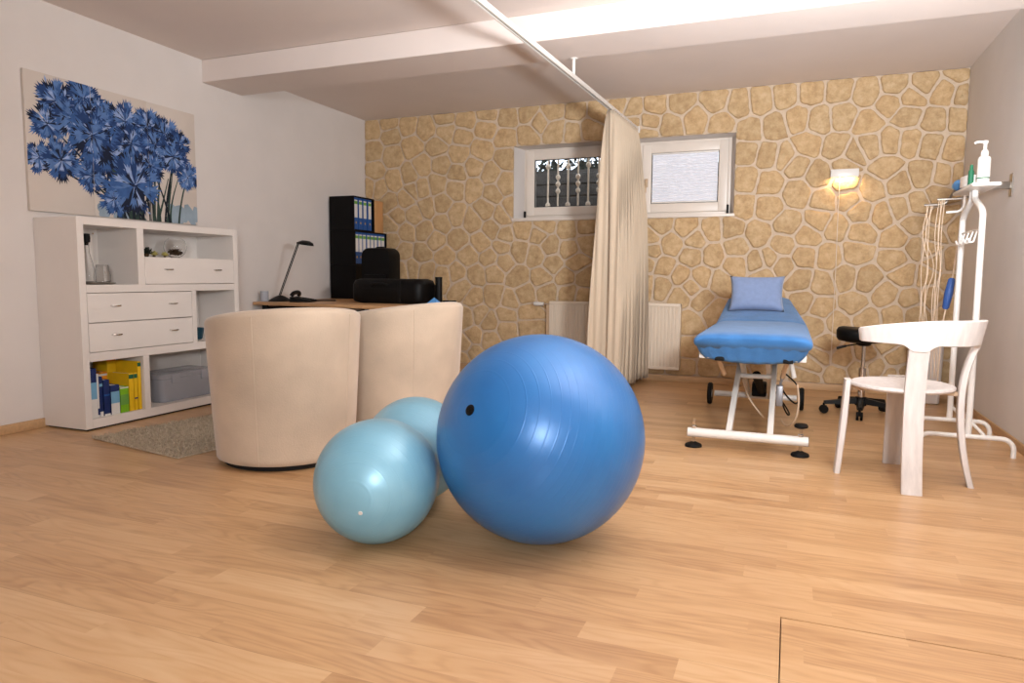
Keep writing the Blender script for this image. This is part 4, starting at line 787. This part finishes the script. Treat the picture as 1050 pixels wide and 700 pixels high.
for P, nm in (([(.24, Y(-2.3), .36), (.255, Y(-2.25), .25), (.24, Y(-2.2), .13), (.19, Y(-2.1), .07), (.16, Y(-1.7), .04)], 'control_cable'), ([(.16, Y(-1.8), .25), (.2, Y(-1.7), .18), (.26, Y(-1.6), .12), (.28, Y(-1.3), .2), (.15, Y(-1.2), .3)], 'hydraulic_hose'), ([(.12, Y(-1.8), .28), (.19, Y(-1.75), .08), (.22, Y(-1.6), .06), (.1, Y(-1.3), .18)], 'hydraulic_hose'), ([(-.09, Y(-1.7), .3), (-.04, Y(-1.9), .2), (.06, Y(-2.0), .1)], 'control_cable')):
    g = G(); g.tube(smooth_path(P, 3), .0055, 6); g.build(nm, 'cord' if nm == 'control_cable' else 'rubber', tb)
def pillow(w, h, t):
    g = G(); n = 20; top = []; bot = []
    b = bmesh.new(); vs_ = {}
    for sgn in (1, -1):
        for i in range(n+1):
            for j in range(n+1):
                u, v = -1+2*i/n, -1+2*j/n; edge = (i in (0, n) or j in (0, n))
                if sgn < 0 and edge: vs_[(sgn, i, j)] = vs_[(1, i, j)]; continue
                pin = 1-.10*(1-abs(u)**2)*abs(v)**4; pin2 = 1-.09*(1-abs(v)**2)*abs(u)**4
                th = t*((1-u**4)*(1-v**4))**.55*sgn+.004*noise.noise(Vector((u*3, v*3, sgn*2)))*(0 if edge else 1)
                vs_[(sgn, i, j)] = b.verts.new((u*w*pin2, th, v*h*pin))
    for sgn in (1, -1):
        for i in range(n):
            for j in range(n): b.faces.new([vs_[(sgn, *q)] for q in ((i, j), (i+1, j), (i+1, j+1), (i, j+1))])
    bmesh.ops.recalc_face_normals(b, faces=b.faces[:]); g._add(b); return g
pw = pillow(.19, .135, .055).build('pillow', 'pillow', None, 180); pw.location = (4.068, -1.155, .846); pw.rotation_euler = (radians(-20), 0, radians(2)); tag(pw, 'grey blue linen pillow leaning on the raised end of the treatment table', 'pillow')
# ================================================================== STOOL
sx, sy = 4.79, -1.06
so = thing('rolling_stool', 'black rolling stool with a chrome gas column behind the white chair', 'stool', (sx, sy, 0))
g = G(); rings = []
for z, r in ((.522, .150), (.525, .166), (.545, .178), (.58, .180), (.602, .168), (.611, .14), (.607, .06)):
    rings.append([(r*cos(2*pi*k/40)*1.0, r*sin(2*pi*k/40)*.95, z+.016*(cos(2*pi*k/40))**2*(r/.18)*(1 if z > .55 else 0)) for k in range(40)])
g.loft(rings); g.build('seat', 'blackleather', so, 60)
g = G(); g.lathe([(0, .488), (.03, .488), (.045, .495), (.05, .508), (.12, .514), (.13, .5225), (0, .5225)], 28); g.build('seat_plate', 'black', so)
g = G(); g.tube([(-.02, -.01, .505), (-.12, -.03, .485), (-.165, -.035, .472)], .005, 8); g.tube([(-.115, -.03, .486), (-.175, -.037, .468)], .009, 8); g.build('lever', 'black', so)
g = G(); g.cyl(0, 0, .33, .49, .0135); g.build('gas_piston', 'chrome', so); g = G(); g.cyl(0, 0, .085, .335, .024); g.build('column', 'chrome', so)
g = G(); g.cyl(0, 0, .065, .125, .038)
for a in (192, 264, 336, 48, 120):
    a = radians(a); c, s = cos(a), sin(a)
    rr = [[(r*c-w*s, r*s+w*c, z0), (r*c+w*s, r*s-w*c, z0), (r*c+w*.6*s, r*s-w*.6*c, z1), (r*c-w*.6*s, r*s+w*.6*c, z1)] for r, w, z0, z1 in ((.02, .027, .078, .122), (.14, .024, .074, .104), (.245, .018, .068, .09))]
    g.loft(rr)
g.build('star_base', 'black', so)
for a in (192, 264, 336, 48, 120):
    a = radians(a); c, s = cos(a), sin(a); g = G()
    for o_ in (-.013, .013): g.lathe([(0, -.008), (.026, -.008), (.029, -.004), (.029, .004), (.026, .008), (0, .008)], 18, Matrix.Translation((.245*c-o_*s, .245*s+o_*c, .029)) @ Matrix.Rotation(a, 4, 'Z') @ Matrix.Rotation(pi/2, 4, 'X'))
    g.tube([(.245*c, .245*s, .03), (.245*c, .245*s, .075)], .008, 8); g.box(-.02, .02, -.007, .007, .03, .058, .003, 1, Matrix.Translation((.245*c, .245*s, 0)) @ Matrix.Rotation(a, 4, 'Z')); g.build('caster', 'rubber', so)
# ================================================================== WHITE WOODEN CHAIR
chx, chy = 4.818, -2.745
ch = thing('plank_leg_chair', 'whitewashed wooden chair with round seat, plank legs and curved back rail', 'chair', (chx, chy, 0))
def legr(z): return .232+.058*((z-.40)/.40)**2 if z < .40 else min(.281, .232+.050*((z-.40)/.27)**2)
def legf(z): return .276-.030*z/.47-.003*sin(pi*z/.47)
def plank(a, ztop, front):
    rings = []; ca, sa = cos(a), sin(a)
    for i in range(25):
        z = ztop*i/24; r = legf(z) if front else legr(z)
        hw = .041; th = .0155*(1-.12*abs(i/12-1)); P = []
        for q in ((-1, -1), (1, -1), (1, 1), (-1, 1)):
            for dx, dy in (((.82, 1), (1, .7)) if q[0]*q[1] < 0 else ((1, .7), (.82, 1))):
                P.append((q[0]*dx*hw, q[1]*dy*th))
        # tangential x, radial y
        rings.append([(r*ca-px*sa+py*ca, r*sa+px*ca+py*sa, z) for px, py in P])
    return rings
A0 = radians(-90)
for a, zt, fr in ((radians(-87.5), .672, 0), (radians(-7), .672, 0), (radians(90), .468, 1), (radians(181), .468, 1)):
    g = G(); g.loft(plank(a, zt, fr)); g.build('leg', 'washed', ch, 45)
g = G(); g.lathe([(0, .437), (.205, .437), (.218, .441), (.224, .449), (.222, .458), (.212, .463), (.19, .460), (0, .458)], 64, Matrix.Translation((-.012, 0, 0))); g.build('seat', 'washed', ch, 45)
g = G()
for a in (-87.5, -7, 90, 184):
    a = radians(a); mm = Matrix.Rotation(a, 4, 'Z'); g.box(.12, .224, -.012, .012, .418, .4375, .002, 1, mm)
g.box(-.12, .12, -.018, .018, .418, .437, .003, 1); g.box(-.018, .018, -.12, .12, .418, .437, .003, 1); g.build('seat_bracket', 'tan', ch)
for a in (90, 184):
    a = radians(a); g = G(); g.lathe([(0, 0), (.013, 0), (.013, .004), (.006, .006), (0, .005)], 14, Matrix.Rotation(a, 4, 'Z') @ Matrix.Translation((.197, 0, .40)) @ Matrix.Rotation(-pi/2, 4, 'Y')); g.build('bolt', 'steel', ch)
rings = []; N = 80; a0, a1 = -139, 47
for i in range(N+1):
    a = a0+(a1-a0)*i/N; t = abs((a+45)/93)
    zt = .779-.044*max(0, t-.25)**1.6/.75**1.6; zb = .662+.010*t
    for la in (-87.5, -7):              # the rail swells down into the rear legs
        q = abs(a-la)*pi/180*.28; zb -= .030*max(0, 1-((q-.03)/.05 if q > .03 else 0))**2 if q < .08 else 0
    e = min(i, N-i); th = .0135*(1 if e > 2 else (.45, .8, .95)[e]); sh = (.004 if e == 0 else 0)
    ca, sa = cos(radians(a)), sin(radians(a)); P = []
    for z, s in ((zb+.003+sh, -1), (zb+sh, -.6), (zb+sh, .6), (zb+.003+sh, 1), (zt-.005-sh, 1), (zt-sh, .5), (zt-sh, -.5), (zt-.005-sh, -1)):
        r = .280+.022*(z-.65)/.12+s*th; P.append((r*ca, r*sa, z))
    rings.append(P)
g = G(); g.loft(rings); g.build('back_rail', 'washed', ch, 40)
# ================================================================== COAT STAND
rk = thing('tube_coat_stand', 'white tubular metal coat stand with hooks and a top board behind the white chair', 'coat stand', (5.235, -1.83, 0))
ys = (-2.085, -1.595)
for y in ys:
    P = smooth_path([(-.245, y+1.83, 0)]+[(-.185-.06*cos(a), y+1.83, .04+.06*sin(a)) for a in [pi/2*i/7 for i in range(8)]]+[(.152+.06*sin(a), y+1.83, .04+.06*cos(a)) for a in [pi/2*i/7 for i in range(8)]]+[(.212, y+1.83, 0)], 0)
    g = G(); g.tube(P, .0135, 12); g.build('foot_rail', 'enamel', rk)
for s in (-1, 1):
    P = smooth_path([(0, s*.243, .1), (0, s*.243, .8), (0, s*.236, 1.27), (0, s*.235, 1.33), (0, s*.05, 1.40), (0, s*.028, 1.42), (0, s*.026, 1.455)], 2)
    g = G(); g.tube(P, .0165, 12); g.build('upright', 'enamel', rk)
    g = G(); g.tube([(0, s*.243, .19), (.075, s*.243, .11)], .009, 8); g.build('brace', 'enamel', rk)
G().box(-.062, .075, -.25, .24, 1.455, 1.475, .008, 3).build('top_board', 'enamel', rk)
g = G(); g.tube([(0, -.235, 1.23), (0, .235, 1.23)], .006, 8)
g.build('hook_rail', 'enamel', rk)
for k in range(4):
    y = -.15+.1*k; g = G(); g.tube(smooth_path([(0, y, 1.23), (-.012, y, 1.19), (-.016, y, 1.165), (-.035, y, 1.16), (-.045, y, 1.185)], 2), .005, 8); g.build('hook', 'enamel', rk)
sp = thing('pump_bottle', 'white lotion pump bottle standing on the top board of the coat stand', 'pump bottle', (5.245, -1.97, 1.4755))
g = G(); g.lathe([(0, 0), (.028, 0), (.031, .004), (.031, .135), (.027, .146), (.017, .15), (0, .15)], 32); g.build('bottle', 'enamel', sp)
g = G(); g.lathe([(.0313, .03), (.0313, .033), (.0313, .036)], 32); g.lathe([(.0305, .029), (.0316, .029), (.0316, .034), (.0305, .034)], 32, None, True); g.build('label_band', 'darkgreen', sp)
g = G(); g.lathe([(0, .15), (.018, .15), (.018, .172), (.014, .182), (.009, .186), (.009, .215), (.013, .217), (.014, .232), (0, .236)], 24); g.tube(smooth_path([(0, 0, .226), (-.035, .005, .230), (-.05, .006, .222)], 1), [.007]*4 if False else .0065, 8); g.build('pump', 'enamel', sp)
tu = thing('cream_tube', 'white and blue cream tube lying on the top board of the coat stand', 'tube', (5.195, -1.70, 1.4755), radians(100))
rings = []
for x, w, h in ((-.09, .042, .003), (-.05, .040, .020), (0, .034, .03), (.04, .03, .032), (.05, .026, .030)):
    rings.append([(x, w*cos(2*pi*k/20), .034+h*sin(2*pi*k/20)) for k in range(20)])
g = G(); g.loft(rings); g.build('tube_body', 'skyblue', tu); g = G(); g.lathe([(0, 0), (.022, 0), (.022, .028), (.02, .03), (0, .03)], 20, Matrix.Translation((-.0, 0, .034)) @ Matrix.Translation((-.12+.17, 0, 0)) @ Matrix.Rotation(pi/2, 4, 'Y')); g.build('cap', 'tealball', tu)
o = G().box(-.03, .03, -.055, .055, 0, .062, .003, 2).build('white_carton', 'enamel'); o.location = (5.205, -1.855, 1.4755); o.rotation_euler = (0, 0, radians(8)); tag(o, 'white carton between pump bottle and blue tube on the coat stand board', 'carton')
g = G(); g.lathe([(0, 0), (.013, 0), (.014, .003), (.014, .075), (.008, .085), (.008, .11), (0, .111)], 20); o = g.build('oil_flask', 'darkgreen'); o.location = (5.193, -1.945, 1.4755); tag(o, 'small dark green flask beside the pump bottle on the coat stand board', 'flask')
# ================================================================== WALL CORD RACK AND BIN
wr = thing('cord_rack', 'steel wall bracket with hanging elastic cords and hooks on the wall behind the coat stand', 'wall bracket', (RW, -1.36, 1.535))
g = G(); g.box(-.008, 0, -.03, .03, -.07, .07, .002, 1); g.build('wall_plate', 'steel', wr)
G().box(-.30, -.006, -.012, .012, -.022, .022, .003, 2).build('arm', 'steel', wr)
for k, (P, m_) in enumerate((([(-.29, 0, -.01), (-.32, .05, -.07), (-.34, .06, -.1), (-.45, .08, -.1)], 'steel'), ([(-.20, 0, -.02), (-.21, .02, -.07), (-.385, .04, -.07)], 'steel'), ([(-.25, -.01, -.02), (-.24, 0, -.15), (-.335, .02, -.155)], 'enamel'))):
    g = G(); g.tube(smooth_path(P, 2), .008, 8); g.build('peg', m_, wr)
for k in range(8):
    x0 = -.40-.012*k if k < 4 else -.345-.010*(k-4); yb = .075 if k < 4 else .03; zt = -.1 if k < 4 else -.07
    j = random.uniform(-.03, .03); g = G(); g.tube(smooth_path([(x0, yb, zt), (x0-.02+j, yb, -.3), (x0+.015-j, yb, -.5), (x0-.012+j*.5, yb, -.7), (x0+.01-j*.5, yb+.004, -.95), (x0+.012+j, yb, -1.22)], 3), .0026, 6); g.build('elastic_cord', 'cord', wr)
gs = thing('grip_cord', 'beige pull cord with a dark blue foam grip hanging beside the coat stand', 'pull cord', (5.285, -1.327, 1.457))
g = G(); g.tube([(0, 0, 0), (-.032, 0, -.47), (-.075, 0, -.80), (-.08, 0, -1.2)], .0045, 8); g.build('cord', 'cord', gs)
d0, d1 = Vector((-.036, 0, -.49)), Vector((-.063, 0, -.69)); g = G(); L = (d1-d0).length; g.lathe([(0, 0), (.012, .0), (.020, .012), (.025, L/2), (.020, L-.012), (.012, L), (0, L)], 20, Matrix.Translation(d0) @ z_to(d1-d0)); g.build('grip', 'gripblue', gs)
wbn = G(); wbn.loft([rr2(.105, .105, .04, 0, -.012), rr2(.105, .105, .04, .01, 0), rr2(.115, .115, .04, .58, 0), rr2(.118, .118, .04, .585, 0), rr2(.118, .118, .04, .60, 0), rr2(.108, .108, .04, .60, 0), rr2(.097, .097, .04, .02, 0)]); o = wbn.build('waste_bin', 'wall'); o.location = (5.29, -.30, 0); tag(o, 'tall pale waste bin on the floor against the stone wall behind the white chair', 'waste bin')
